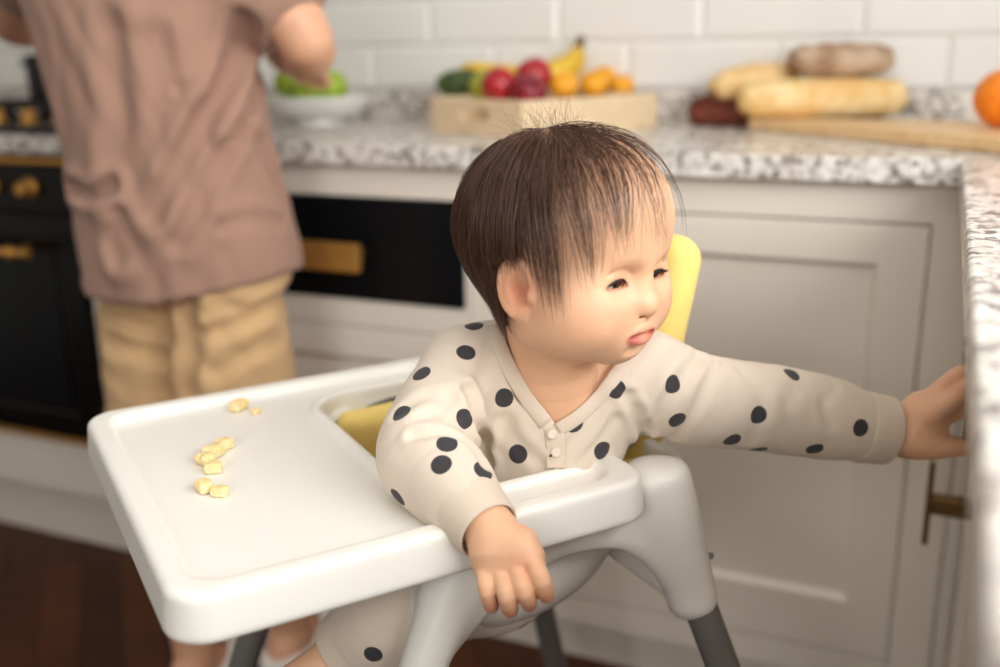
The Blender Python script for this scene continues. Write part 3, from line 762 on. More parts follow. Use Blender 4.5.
# yellow support cushion: padded back with two side wings
cu = empty('support_cushion', tuple(chair(0, .43, .66)), 'yellow padded cushion lining the high chair behind the baby', 'cushion')
Rb = rotm(-.22, 0, 0)
g = folds(21, 4, 5, 10, .0014)
V, F = nets([('u', 0, rbox((-.022, .471, .772), (.108, .022, .120), .021, Rb)), ('u', .02, rbox((-.113, .335, .676), (.015, .115, .037), .014)), ('u', .02, rbox((.112, .345, .672), (.014, .105, .030), .013))], .003, post=lambda P, d: d+g(P))
link_mesh('pad', np_mesh('pad', chair_xf(V), F), M['yellow'], cu)
bm = bmesh.new(); add_tube(bm, [chair(*p) for p in spline([(-.122, .222, .700), (-.122, .28, .7135), (-.122, .36, .7135), (-.120, .44, .705)], 16)], .003, 8); bm_obj('edge_tube', bm, M['edge_tube'], cu, smooth=True)  # dark grey tube along the top edge of the far wing

# mashed banana bits on the tray
bits = [(238, 405, .0085, 'largest banana bit, nearest the far rim of the tray'), (256, 411, .0045, 'tiny banana crumb beside the bit near the far rim'),
        (224, 444, .0075, 'banana bit at the top of the middle cluster'), (213, 451, .0085, 'long banana bit in the middle cluster'), (206, 459, .0075, 'banana bit with a greenish edge in the middle cluster'),
        (213, 467, .0075, 'pale banana bit at the foot of the middle cluster'), (204, 486, .0075, 'left banana bit of the lower pair on the tray'), (220, 491, .0065, 'right banana bit of the lower pair on the tray')]
for k, (px, py, r, lb) in enumerate(bits):
    v = at(px, py, 1)-np.array([0, 0, CAM_H]); z = TZ-.0085+r*.62; c = np.array([0, 0, CAM_H])+v*(z-CAM_H)/v[2]
    r *= .9; rs = np.random.RandomState(k); pr = [('u', 0, rbox(c, (r*1.05, r*.8, r*.62), r*.3, rotm(0, 0, rs.rand()*3)))]
    for j in range(3): pr.append(('u', r*.4, ell(c+np.array([*rs.uniform(-.7, .7, 2)*r, rs.uniform(0, .35)*r]), np.array([.55, .5, .45])*r)))
    gg = folds(50+k, 5, 60, 180, r*.12)
    o = sdf_obj('banana_bit', pr, r*.13, M['pulp'], None, (c[0], c[1], TZ-.0085), post=lambda P, d: np.maximum(d+gg(P), TZ-.0084-P[:, 2])); tag(o, lb, 'banana', 'banana bits on the tray')

# ================================================================== BABY
def pts(*a): return [at(*p) for p in a]
HY, HP, HR = math.radians(-109.0), math.radians(-2.0), math.radians(-1.0)
HEAD_R = rotm(0, 0, HY) @ rotm(HP, 0, 0) @ rotm(0, HR, 0)
HEAD_O = np.array([-.2580, .7200, .8935])
def hp(x, y, z): return HEAD_R @ np.array([x, y, z]) + HEAD_O         # head frame: +x the baby's right, +y forward, z up
def hell(c, r, R=None): return ell(hp(*c), r, HEAD_R if R is None else HEAD_R @ R)
def hcone(a, b, ra, rb): return cone(hp(*a), hp(*b), ra, rb)
by_root = empty('person', tuple(chair(.03, .31, .53)), 'baby in a cream polka dot romper sitting sideways in the high chair', 'person')

HEADP = [
 ('u', 0, hell((0, -.008, .034), (.0665, .080, .070))),
 ('u', .03, hell((0, .030, .042), (.054, .043, .046))),            # forehead
 ('u', .03, hell((0, .024, -.018), (.050, .044, .046))),           # mid face
]
for s in (-1, 1):
    HEADP += [('u', .03, hell((s*.033, .038, -.027), (.027, .027, .026))),      # cheeks
              ('u', .02, hell((s*.040, .012, -.038), (.020, .030, .020)))]
HEADP += [('u', .022, hell((0, .050, -.054), (.016, .013, .011))),             # chin
          ('u', .016, hell((0, .056, -.037), (.019, .012, .014)))]             # muzzle
for s in (-1, 1):
    HEADP += [('s', .014, hell((s*.0245, .073, .002), (.014, .010, .0075))),     # eye hollow
              ('u', .008, hell((s*.0245, .0515, .0005), (.0150, .0125, .0115)))]   # lids over the ball
HEADP += [('u', .010, hcone((0, .063, .004), (0, .0710, -.0165), .0058, .0086)),
          ('u', .006, hell((0, .0732, -.0178), (.0088, .0075, .0072)))]
for s in (-1, 1):
    HEADP += [('u', .0022, hell((s*.0116, .0656, -.0205), (.0060, .0070, .0058)))]
def face_y(x, z):
    ys = np.arange(.10, .0, -.0006); P = np.array([hp(x, y, z) for y in ys]); v = evalp(HEADP, P); k = np.where(v < 0)[0]
    return ys[k[0]] if len(k) else .06
def fpt(x, z, o=0.0): return hp(x, face_y(x, z)+o, z)
LU = [fpt(x, z, o) for x, z, o in ((-.0135, -.0408, -.0020), (-.0085, -.0384, -.0018), (-.0035, -.0366, -.0012), (0, -.0372, -.0012), (.0035, -.0366, -.0012), (.0085, -.0384, -.0018), (.0135, -.0408, -.0020))]
LL = [fpt(x, z, o) for x, z, o in ((-.0125, -.0424, -.0022), (-.0068, -.0448, -.0018), (0, -.0458, -.0014), (.0068, -.0448, -.0018), (.0125, -.0424, -.0022))]
LM = [fpt(x, z, o) for x, z, o in ((-.0145, -.0412, -.0004), (-.0080, -.0407, .0016), (0, -.0410, .0026), (.0080, -.0407, .0016), (.0145, -.0412, -.0004))]
PHIL = [fpt(0, -.0285, .0008), fpt(0, -.0335, .0012)]
UNDER = [fpt(x, -.0540, .0014) for x in (-.009, 0, .009)]
for s in (-1, 1):
    HEADP.append(('s', .003, hell((s*.0050, .0715, -.0252), (.0030, .0036, .0022))))
HEADP += [('u', .004, chain(LU, [.0020, .0030, .0036, .0034, .0036, .0030, .0020], 16)),
          ('u', .004, chain(LL, [.0022, .0038, .0046, .0038, .0022], 14)),
          ('s', .0018, chain(LM, [.0008, .0018, .0021, .0018, .0008], 14)),
          ('s', .008, chain(UNDER, [.0018, .0024, .0018]))]
# almond slits that show the eyeballs; they follow the ball so that the lids close on it
def ball_y(x, z): return .0500+math.sqrt(max(.0134**2-(x-.0245)**2-(z-.0005)**2, .00002))
def lid_y(x, z): return .0515+.0125*math.sqrt(max(1-((x-.0245)/.0150)**2-((z-.0005)/.0115)**2, .05))
SLIT = [(.0150, -.0026, .0012), (.0185, -.0010, .0026), (.0235, -.0002, .0035), (.0290, -.0005, .0031), (.0340, -.0014, .0021), (.0378, -.0022, .0008)]
for s in (-1, 1):
    for o in (.0012, .0050, .0095):
        HEADP.append(('s', .0008, chain([hp(s*x, ball_y(x, z)+o, z) for x, z, r in SLIT], [r for x, z, r in SLIT], 18)))
for s in (-1, 1):
    HEADP.append(('s', .003, chain([hp(s*.0140, .0672, .0062), hp(s*.0230, .0688, .0098), hp(s*.0330, .0640, .0086), hp(s*.0385, .0565, .0048)], [.0002, .0006, .0006, .0002], 10)))
# ears
for s in (-1, 1):
    Re = rotm(0, 0, s*.42) @ rotm(.16, s*-.12, 0)
    ex, ey_, ez = .0640, .0020, -.0080
    def ep(a, k=1.0, o=0.0): return hp(s*(ex+o-.0030*math.cos(a)*k), ey_+.0128*math.cos(a)*k-.0022*math.sin(a)*k, ez+.0205*math.sin(a)*k+.001)
    HEADP += [('u', .006, hell((s*ex, ey_, ez), (.0036, .0125, .0195), Re)),
              ('u', .005, hell((s*.0615, .0055, -.0255), (.0052, .0066, .0078), Re)),
              ('s', .003, hell((s*.0700, .0050, -.0095), (.0075, .0074, .0118), Re)),
              ('u', .0022, chain([ep(t, 1.0, .0016) for t in np.radians([5, 40, 75, 110, 150, 190, 225, 255])], [.0020, .0026, .0028, .0029, .0028, .0027, .0030, .0036], 22)),
              ('u', .0022, chain([ep(t, .56, .0012) for t in np.radians([70, 110, 150, 190, 230])], [.0014, .0020, .0023, .0023, .0020], 14)),
              ('u', .004, hell((s*.0640, .0150, -.0125), (.0036, .0030, .0048), Re)),
              ('s', .002, hell((s*.0660, .0090, -.0125), (.0050, .0032, .0052)))]
NECK_T = hp(0, -.018, -.045); NECK_B = at(556, 388, .842)
HEADP += [('u', .02, chain([NECK_T, (NECK_T+NECK_B)/2+np.array([0, 0, 0]), NECK_B], [.037, .035, .042], 6)),
          ('u', .012, hcone((0, .012, -.058), (0, .040, -.056), .016, .012))]   # soft double chin
# joints (right arm drapes over the tray, left arm reaches the bar pull)
SR, ER, WR = at(466, 372, .838), at(424, 455, .772), at(487, 524, .705)
SL, EL, WL = at(640, 378, .850), at(768, 408, .893), at(897, 431, .918)
C1, C0, HIPS = at(553, 424, .872), chair(.045, .315, .665), chair(.03, .31, .600)
CUP = at(548, 378, .862)
KN = [chair(.070, .205, .600), chair(-.060, .235, .580)]
AN = [at(350, 650, .862), chair(-.060, .235, .420)]
BODY = [('u', .03, chain([CUP, C1, C0, HIPS], [.048, .060, .064, .062], 10)),
        ('u', .03, chain([SR, CUP, SL], [.028, .044, .028], 8)),
        ('u', .02, chain([SR, ER, WR], [.028, .024, .0160], 12)), ('u', .02, chain([SL, EL, WL], [.030, .026, .0175], 12))]
for k, a in zip(KN, AN):
    ft = a + (chair(0, -.05, -.012)-chair(0, 0, 0))
    BODY += [('u', .03, chain([HIPS+(k-HIPS)*.15, k, a], [.048, .038, .024], 10)), ('u', .015, chain([a, ft], [.021, .015]))]
    for j in range(5):
        dv = (CP*((j-2)*.0065)); BODY.append(('u', .004, cone(ft+dv, ft+dv+(chair(0, -.014+.002*j, 0)-chair(0, 0, 0)), .006, .0045)))
# ---- right hand, limp over the tray's edge
HR_ = [('u', .012, chain(pts((487, 524, .705), (496, 538, .699), (503, 548, .696)), [.0185, .0190, .0165], 8)),
       ('u', .012, chain(pts((490, 556, .692), (491, 568, .690)), [.0120, .0075])), ('u', .012, chain(pts((520, 548, .686), (529, 558, .683)), [.0120, .0080]))]
HR_.append(('u', .009, chain(pts((486, 566, .692), (501, 567, .688), (516, 563, .685), (529, 555, .685)), [.0078, .0084, .0084, .0080], 10)))
FG = [((485, 570, .690), (487, 590, .678), (491, 605, .686), .0066, .0060, .0054),
      ((500, 572, .686), (506, 594, .672), (510, 609, .682), .0070, .0064, .0058),
      ((516, 568, .683), (524, 590, .670), (529, 603, .682), .0070, .0064, .0057),
      ((531, 559, .682), (541, 579, .670), (546, 594, .681), .0070, .0065, .0060)]
for a, b, c, r0, r1, r2 in FG:
    A_, B_, C_ = at(*a), at(*b), at(*c); D_ = C_ + (C_-B_)*.25 + _fw*.010
    HR_.append(('u', .0016, chain([A_-(B_-A_)*.35, A_, B_, C_, D_], [r0*.9, r0, r1, r2, r2*.85], 14)))
HR_.append(('u', .006, chain(pts((524, 542, .694), (534, 556, .703), (536, 572, .704), (531, 584, .701)), [.0100, .0080, .0068, .0056], 10)))
# ---- left hand, fingers hooked round the bar, thumb below it
HL_ = [('u', .012, chain(pts((897, 431, .918), (912, 428, .914), (925, 423, .911)), [.0215, .0235, .0205], 8)),
       ('u', .012, chain(pts((925, 410, .906), (944, 402, .902)), [.0180, .0125])),
       ('u', .004, chain(pts((932, 402, .898), (950, 384, .902), (963, 374, .910), (973, 383, .920), (971, 394, .926)), [.0120, .0098, .0080, .0072, .0062], 14)),
       ('u', .005, chain(pts((922, 418, .900), (938, 408, .890), (952, 401, .885), (964, 390, .886), (973, 388, .902), (976, 400, .910)), [.0150, .0118, .0098, .0078, .0072, .0062], 14)),
       ('u', .0015, chain(pts((938, 412, .914), (956, 402, .914), (971, 398, .922), (979, 408, .932), (975, 416, .938)), [.0110, .0090, .0080, .0070, .0060], 14)),
       ('u', .0015, chain(pts((936, 420, .926), (955, 412, .930), (972, 410, .938), (981, 418, .946), (976, 425, .950)), [.0100, .0085, .0074, .0064, .0056], 14)),
       ('u', .010, chain(pts((912, 440, .905), (932, 446, .900), (952, 447, .900), (968, 446, .904), (977, 445, .907)), [.0175, .0125, .0092, .0086, .0066], 14))]
def skin_mesh(name, groups, base_col, tints, mat, parent):
    Vs = []; Fs = []; n = 0
    for prims, h in groups:
        V, F = nets(prims, h); Vs.append(V); Fs.append(F+n); n += len(V)
    V = np.vstack(Vs); F = np.vstack(Fs)
    col = np.tile(np.array(lin(base_col)[:3]), (len(V), 1))
    for fn, c, amt in tints:
        w = np.clip(fn(V), 0, 1)[:, None]*amt; col = col*(1-w)+np.array(lin(c)[:3])*w
    me = np_mesh(name, V, F)
    ca = me.color_attributes.new('pigment', 'FLOAT_COLOR', 'POINT')
    ca.data.foreach_set('color', np.hstack([col, np.ones((len(V), 1))]).astype(np.float32).ravel())
    return link_mesh(name, me, mat, parent)
def near_line(P3, r, soft):
    f = chain(P3, [r]*len(P3), 14)[0]
    return lambda V: 1-np.clip(f(V)/soft, 0, 1)
def blob(c, r):
    c = np.array(c); return lambda V: np.exp(-((V-c)**2).sum(1)/(r*r))
TIN = [(near_line(LU, .0024, .0024), (198, 100, 88), .92), (near_line(LL, .0038, .0026), (206, 108, 95), .92), (near_line(LM, .0008, .0016), (118, 50, 44), .85)]
for s in (-1, 1):
    TIN += [(blob(hp(s*.064, .005, -.0105), .0085), (196, 108, 84), .55), (blob(hp(s*.040, .050, -.026), .020), (232, 150, 120), .30), (blob(hp(s*.069, .004, -.010), .022), (220, 128, 96), .40),
            (near_line([hp(s*.011, .0710, .0165), hp(s*.020, .0690, .0195), hp(s*.030, .0630, .0185), hp(s*.038, .0550, .0150)], .0008, .0035), (150, 108, 84), .38),
            (near_line([hp(s*x, lid_y(x, z)+.0003, z) for x, z, r in SLIT], .0030, .0032), (196, 124, 100), .5)]
for (a, b, c, *_r3) in FG: TIN.append((blob(at(c[0], c[1]+3, c[2]-.004), .010), (214, 126, 98), .45))
TIN += [(blob(at(525, 566, .676), .010), (222, 140, 108), .3), (blob(at(955, 388, .89), .014), (206, 116, 86), .4), (blob(at(972, 445, .90), .012), (206, 116, 86), .4)]
body = skin_mesh('body', [(HEADP, .0012), (BODY, .0024), (HR_, .0011), (HL_, .0012)], (229, 181, 145), TIN, M['skin'], by_root)

# ---- eyes
for s in (-1, 1):
    c = hp(s*.0245, .0500, .0005)
    look = HEAD_R @ np.array([-.28, 1, -.12]); look /= np.linalg.norm(look)
    bm = bmesh.new(); bmesh.ops.create_uvsphere(bm, u_segments=28, v_segments=18, radius=.0134); bmesh.ops.translate(bm, vec=Vector(c), verts=bm.verts[:])
    ey = bm_obj('eye', bm, M['eye'], by_root, smooth=True)
    q = Vector(look).to_track_quat('Z', 'Y').to_euler()
    bm = bmesh.new(); R_ = .0136
    add_lathe(bm, [(R_*math.sin(a), R_*math.cos(a)) for a in np.linspace(.0001, .60, 10)], Vector(c), 28, q); bm_obj('iris', bm, M['iris'], ey, smooth=True)
    bm = bmesh.new()
    L = spline([hp(s*x, max(lid_y(x, z+r), ball_y(x, z+r))+.0024, z+r-.0001) for x, z, r in SLIT], 16)
    add_tube(bm, L, list(np.interp(np.linspace(0, 1, 16), [0, .3, .8, 1], [.0004, .0010, .0011, .0004])), 6)
    for k in range(3, 16):
        p = L[k]; d = HEAD_R @ np.array([s*(.15+.05*k), .9, .12-.02*abs(k-9)]); d /= np.linalg.norm(d)
        add_tube(bm, [p, p+d*.0025-np.array([0, 0, .0006]), p+d*.0045+np.array([0, 0, .0002])], [.00022, .00018, .00006], 4)
    bm_obj('eyelashes', bm, M['lash'], by_root)

# ---- hair
def hair():
    hf = [p for p in HEADP[:7]]
    def hd(P): return evalp(hf, P)
    def grad(P, e=.0012):
        g = np.stack([hd(P+np.eye(3)[i]*e)-hd(P-np.eye(3)[i]*e) for i in range(3)], 1)
        return g/(np.linalg.norm(g, axis=1)[:, None]+1e-9)
    rs = np.random.RandomState(5); N = 26000
    u = rs.randn(N, 3); u /= np.linalg.norm(u, axis=1)[:, None]
    L = np.array([0, -.008, .034])+u*np.array([.0665, .080, .070])
    dens_far = np.where((L[:, 0] < .010) & (L[:, 1] > -.012), .034, 0.0)
    hy = np.array([-.095, -.03, -.016, .004, .016, .030, .042, .060]); hz = np.array([-.050, -.046, -.030, .026, .046, .070, .086, .30])
    lim = np.interp(L[:, 1], hy, hz)+dens_far
    dens = np.clip((L[:, 2]-lim)/.022, 0, 1)*np.interp(L[:, 1], [-.02, .004, .03], [1.0, .50, .30])
    dens *= 1-np.exp(-(((L-np.array([.062, .004, -.004]))/np.array([.03, .020, .030]))**2).sum(1))
    ok = rs.rand(N) < dens
    L = L[ok]; n = len(L)
    crown = np.array([.006, -.024, .102])
    P = L @ HEAD_R.T + HEAD_O; G = grad(P); P = P - hd(P)[:, None]*G
    rad = L-crown; dist = np.linalg.norm(rad, axis=1); rad = rad/(dist[:, None]+1e-6)
    sw = np.stack([-rad[:, 1], rad[:, 0], 0*rad[:, 0]], 1)            # a slight whorl
    front = np.clip((L[:, 1]-.002)/.035, 0, 1); side = np.clip(np.abs(L[:, 0])/.06, 0, 1)
    length = np.where(L[:, 1] > .002, (.076+.058*rs.rand(n)), .066+.032*rs.rand(n)) * np.where(L[:, 2] < .0, .60, 1.0)
    length *= np.interp(L[:, 2], [-.04, .0, .06, .10], [.45, .75, 1.0, 1.12])
    length *= np.where(L[:, 1] > .0, np.interp(L[:, 2], [.02, .05, .075], [.45, .62, 1.0]), 1.0)
    K = 9
    d = (rad*.9+sw*.12) @ HEAD_R.T + rs.randn(n, 3)*.19; d /= np.linalg.norm(d, axis=1)[:, None]
    lift = .0012+.0068*rs.rand(n)**1.8
    out = np.zeros((n, K, 3)); p = P+G*.0005; out[:, 0] = p
    for k in range(1, K):
        Lp = (p-HEAD_O) @ HEAD_R; r2 = Lp-crown; r2 /= np.linalg.norm(r2, axis=1)[:, None]+1e-6
        tgt = (r2*.55 + np.array([.24, .16, 0])*front[:, None]) @ HEAD_R.T + np.array([0, 0, -.85])
        g = grad(p); tgt = tgt-g*np.minimum((tgt*g).sum(1), 0)[:, None]; tgt /= np.linalg.norm(tgt, axis=1)[:, None]+1e-9
        d = d*.62+tgt*.38+rs.randn(n, 3)*.045; d /= np.linalg.norm(d, axis=1)[:, None]
        p = p+d*(length/(K-1))[:, None]
        dd = hd(p); want = lift*math.sin(math.pi*min(1, k/(K-1)*.75))+.0005
        g = grad(p); push = np.maximum(want-dd, 0); p = p+g*push[:, None]
        pull_ = np.maximum(dd-(want+.003), 0)*.5; p = p-g*pull_[:, None]
        out[:, k] = p
    Lo = (out-HEAD_O) @ HEAD_R
    far = ((Lo[:, :, 0] < -.012) & (Lo[:, :, 1] > -.020) & (Lo[:, :, 2] < .086)).any(1)
    ins_ = (np.abs(Lo[:, :, 0]) > .048) & (np.abs(Lo[:, :, 1]-.004) < .019) & (Lo[:, :, 2] > -.040) & (Lo[:, :, 2] < .012)
    first = np.where(ins_.any(1), ins_.argmax(1), K)
    # strands gather into soft locks
    ng = 420; gi = rs.choice(n, ng, False); near = np.argmin(((P[:, None]-P[gi][None])**2).sum(2), 1)
    t = np.linspace(0, 1, K)[None, :, None]; wgt = (.78*t**1.1)*(.55+.45*rs.rand(n)[:, None, None])
    out = out*(1-wgt)+out[gi[near]]*wgt
    for i in np.where(first < K)[0]:
        k0 = max(first[i], 1); out[i] = out[i][np.minimum(np.arange(K), k0-1)] + (np.arange(K)/K)[:, None]*(out[i][k0]-out[i][k0-1])*np.maximum(np.arange(K)-k0+1, 0)[:, None]*.02
    # loose flyaways round the crown
    fl = np.where((dist < .026))[0]; fl = rs.choice(fl, min(len(fl), 90), False); fo = []
    for i in fl:
        l0 = .010+.016*rs.rand(); dd = G[i]*.8+rs.randn(3)*.45+np.array([0, 0, .25]); dd /= np.linalg.norm(dd); p = P[i].copy(); q = [p.copy()]
        bend = rs.randn(3)*.12 - np.array([0, 0, .12])
        for k in range(1, K): dd = dd+bend*.5; dd /= np.linalg.norm(dd); p = p+dd*l0/(K-1)*1.3; q.append(p.copy())
        fo.append(q)
    out = out[~far]; n = len(out); allp = np.vstack([out, np.array(fo)]); m = len(allp)
    T = np.gradient(allp, axis=1); T /= np.linalg.norm(T, axis=2)[:, :, None]+1e-9
    A = np.cross(T, rs.randn(m, 1, 3)*np.ones((1, K, 1))); A /= np.linalg.norm(A, axis=2)[:, :, None]+1e-9; Bn = np.cross(T, A)
    R0 = np.concatenate([.00018+.00010*rs.rand(n), np.full(m-n, .00010)])
    rr = R0[:, None]*np.interp(np.linspace(0, 1, K), [0, .5, 1], [1, .9, .25])[None]
    V = np.stack([allp+rr[:, :, None]*(A*math.cos(a)+Bn*math.sin(a)) for a in (0, 2.094, 4.189)], 2)   # m,K,3,3
    idx = np.arange(m*K*3).reshape(m, K, 3); F = []
    for c in range(3):
        c2 = (c+1) % 3
        F.append(np.stack([idx[:, :-1, c], idx[:, :-1, c2], idx[:, 1:, c2], idx[:, 1:, c]], -1).reshape(-1, 4))
    return V.reshape(-1, 3), np.vstack(F)
V, F = hair(); hm = link_mesh('hair', np_mesh('hair', V, F), M['hair'], by_root); hm['label'] = 'fine dark brown hair'

# ---- romper
CUFFR_A, CUFFR_B = at(468, 507, .722), at(488, 530, .704)
CUFFL_A, CUFFL_B = at(857, 426, .911), at(886, 430, .916)
VB, VL, VR = at(556, 424, .80), at(508, 326, .815), at(625, 352, .79)
TOR = [('u', 0, chain([at(546, 384, .868), C1, C0, HIPS], [.054, .0665, .071, .070], 12)),
       ('u', .035, chain([SR, CUP, SL], [.032, .050, .034], 10))]
SLR = chain([SR+(CUP-SR)*.2, SR, at(440, 412, .802), ER, at(446, 482, .742), CUFFR_A], [.034, .0345, .0365, .0365, .0325, .0265], 24)
SLL = chain([SL+(CUP-SL)*.2, SL, at(700, 400, .868), EL, at(822, 418, .905), CUFFL_A], [.038, .0385, .0395, .0385, .0370, .0315], 24)
GAR = TOR + [('u', .020, SLR), ('u', .020, SLL)]
for k, a in zip(KN, AN): GAR.append(('u', .02, chain([HIPS+(k-HIPS)*.2, k, k+(a-k)*.82], [.056, .047, .036], 12)))
nrm = -_fw*.93+np.array([0, 0, .25])
def vcut(P):
    n1 = np.cross(VB-VL, nrm); n1 /= np.linalg.norm(n1); n2 = np.cross(VR-VB, nrm); n2 /= np.linalg.norm(n2)
    if n1@((VL+VR)/2-VB) > 0: n1 = -n1
    if n2@((VL+VR)/2-VB) > 0: n2 = -n2
    d1 = (P-VB)@n1; d2 = (P-VB)@n2; d3 = (at(550, 380, .862)-P)@nrm/np.linalg.norm(nrm)
    return np.maximum(np.maximum(d1, d2), d3)
GAR.append(('s', .003, (vcut, np.min([VB, VL, VR], 0)-.09, np.max([VB, VL, VR], 0)+.12)))
GAR.append(('s', .006, cone(NECK_B+(NECK_T-NECK_B)*.15, NECK_T+(NECK_T-NECK_B)*.8, .0435, .05)))
g1 = folds(31, 5, 5, 11, .0022); g2 = folds(33, 4, 18, 30, .0004)
SMB = lambda px, py: march(GAR[:6], px, py, .68, .95)
CR = [([(468, 392), (478, 425), (488, 462)], .0050, .0075), ([(462, 385), (440, 410), (420, 418)], .0050, .0020), ([(415, 436), (445, 434), (470, 446), (484, 466)], .0045, .0034),
      ([(398, 415), (420, 400), (446, 396)], .0055, .0018), ([(628, 396), (640, 420), (644, 442)], .0045, .0045), ([(700, 356), (672, 392), (650, 430)], .0055, .0032), ([(716, 360), (700, 400), (676, 438)], .0050, .0022),
      ([(668, 346), (650, 372), (640, 392)], .0050, .0020), ([(742, 372), (762, 398), (752, 440)], .0060, .0014), ([(800, 378), (786, 410), (800, 448)], .0065, .0013), ([(836, 388), (824, 405), (830, 425)], .0045, .0012),
      ([(505, 420), (515, 440), (540, 462)], .0060, .0020), ([(600, 398), (585, 430), (562, 455)], .0055, .0026), ([(615, 420), (596, 444), (575, 462)], .0050, .0018), ([(490, 345), (484, 372), (474, 392)], .0055, .0018)]
CRF = fold_lines(CR, SMB)
def gpost(P, d): return CRF(P, d+g1(P)+g2(P))
V, F = nets(GAR, .0022, gpost, .004)
DOTP = [(504, 398), (616, 389), (575, 424), (518, 454), (556, 462), (484, 470), (447, 443), (441, 464), (464, 419), (421, 373), (402, 414), (466, 352), (397, 498), (474, 325), (672, 384), (678, 421),
        (758, 415), (732, 440), (815, 450), (861, 428), (634, 446), (603, 451), (373, 655), (520, 372)]
DOTS = [(*(march(GAR[:6], a, b_, .68, 1.0, gpost)-np.array(by_root.location)), .0079) for a, b_ in DOTP[:-1]]
_rs = np.random.RandomState(3); _e = V[_rs.permutation(len(V))[:4000]]-np.array(by_root.location)
for v in _e:                                                    # the print goes on round the sides we do not see
    if len(DOTS) < 64 and min(np.linalg.norm(v-np.array(q[:3])) for q in DOTS) > .036 and (v+np.array(by_root.location)-np.array([0, 0, CAM_H]))@_fw > .872: DOTS.append((*v, .0079))
def romper_mat():
    m, nt, b, cr = fabric('cream_polka_dot_cotton', (219, 204, 187), .03, 900)
    tc = nd(nt, 'ShaderNodeTexCoord'); acc = None
    for (x, y, z, r) in DOTS:
        v = nd(nt, 'ShaderNodeVectorMath', operation='DISTANCE'); v.inputs[1].default_value = (x, y, z)
        nt.links.new(tc.outputs['Object'], v.inputs[0])
        mr = nd(nt, 'ShaderNodeMapRange'); mr.inputs['From Min'].default_value = r+.0003; mr.inputs['From Max'].default_value = r-.0003
        nt.links.new(v.outputs['Value'], mr.inputs['Value'])
        if acc is None: acc = mr.outputs['Result']
        else:
            mm = nd(nt, 'ShaderNodeMath', operation='MAXIMUM'); nt.links.new(acc, mm.inputs[0]); nt.links.new(mr.outputs['Result'], mm.inputs[1]); acc = mm.outputs[0]
    if acc is not None:
        mx = nd(nt, 'ShaderNodeMix', data_type='RGBA'); mx.inputs['B'].default_value = lin((62, 60, 62))
        nt.links.new(acc, mx.inputs['Factor']); nt.links.new(cr.outputs['Color'], mx.inputs['A']); nt.links.new(mx.outputs['Result'], b.inputs['Base Color'])
    return m
M['romper'] = romper_mat()
romper = link_mesh('romper', np_mesh('romper', V, F), M['romper'], by_root); romper['label'] = 'cream romper printed with charcoal dots'
def cuff(a, b, r0, r1, name='cuff', th=.0022):
    ax = (b-a)/np.linalg.norm(b-a); L_ = np.linalg.norm(b-a)
    prof = [(r0-.003, 0), (r0, .0005), (r0+.0012, L_*.15), ((r0+r1)/2+.001, L_*.5), (r1+.0008, L_*.9), (r1, L_), (r1-th, L_+.0002), (r1-th-.0005, L_*.6), (r0-.006, L_*.3)]
    bm = bmesh.new(); S = spline([(p, q, 0) for p, q in prof], 30)
    add_lathe(bm, [(p[0], p[1]) for p in S], Vector(a), 64, Vector(ax).to_track_quat('Z', 'Y').to_euler())
    return bm_obj(name, bm, M['cream'], by_root, smooth=True)
cuff(CUFFR_A-(CUFFR_B-CUFFR_A)*.1, CUFFR_B, .0265, .0240)
cuff(CUFFL_A-(CUFFL_B-CUFFL_A)*.05, CUFFL_B, .0320, .0310)
for k, a in zip(KN, AN): cuff(k+(a-k)*.76, k+(a-k)*1.12, .037, .034)
# neckband, placket and buttons lie on the cloth: march them on to the surface
def surf(px, py, d0=.70, d1=.92):
    return march(GAR[:6], px, py, d0, d1, gpost)
def ribbon(path, w, th, name, label=None):
    P = np.array([surf(*p) for p in spline([(a, b, 0) for a, b in path], 22)[:, :2]])
    for _ in range(3): P[1:-1] = (P[:-2]+2*P[1:-1]+P[2:])/4
    bm = bmesh.new(); rows = []
    for i in range(len(P)):
        t = P[min(i+1, len(P)-1)]-P[max(i-1, 0)]; t /= np.linalg.norm(t)
        e = 1e-3; g = np.array([evalp(GAR[:6], (P[i]+np.eye(3)[k]*e)[None])[0]-evalp(GAR[:6], (P[i]-np.eye(3)[k]*e)[None])[0] for k in range(3)]); g /= np.linalg.norm(g)+1e-9
        s = np.cross(t, g); s /= np.linalg.norm(s)
        prof = [(-1, -2.2), (-1, .2), (-.82, .9), (0, 1.15), (.82, .9), (1, .2), (1, -2.2)]
        rows.append([bm.verts.new(Vector(P[i]+s*w*.5*a+g*th*b)) for a, b in prof])
    for a, b in zip(rows[:-1], rows[1:]):
        n = len(a)
        for k in range(n): bm.faces.new((a[k], a[(k+1) % n], b[(k+1) % n], b[k]))
    bm.faces.new(rows[0]); bm.faces.new(rows[-1][::-1])
    o = bm_obj(name, bm, M['cream'], by_root, smooth=True)
    if label: o['label'] = label
    return o
ribbon([(494, 326), (502, 352), (522, 392), (546, 424)], .0125, .0012, 'neckband')
ribbon([(622, 366), (604, 392), (580, 416), (558, 430)], .0115, .0012, 'neckband')
pk = ribbon([(553, 426), (555, 440), (556, 456), (556, 468)], .016, .0010, 'placket')
for px, py in ((552, 434), (556, 452)):
    p = surf(px, py)-_fw*.0020; bm = bmesh.new(); add_lathe(bm, [(0, 0), (.0035, 0), (.0042, .0006), (.0040, .0014), (.0025, .0011), (0, .0012)], Vector(p), 20, Vector(-_fw).to_track_quat('Z', 'Y').to_euler())
    bm_obj('button', bm, M['button'], pk, smooth=True)

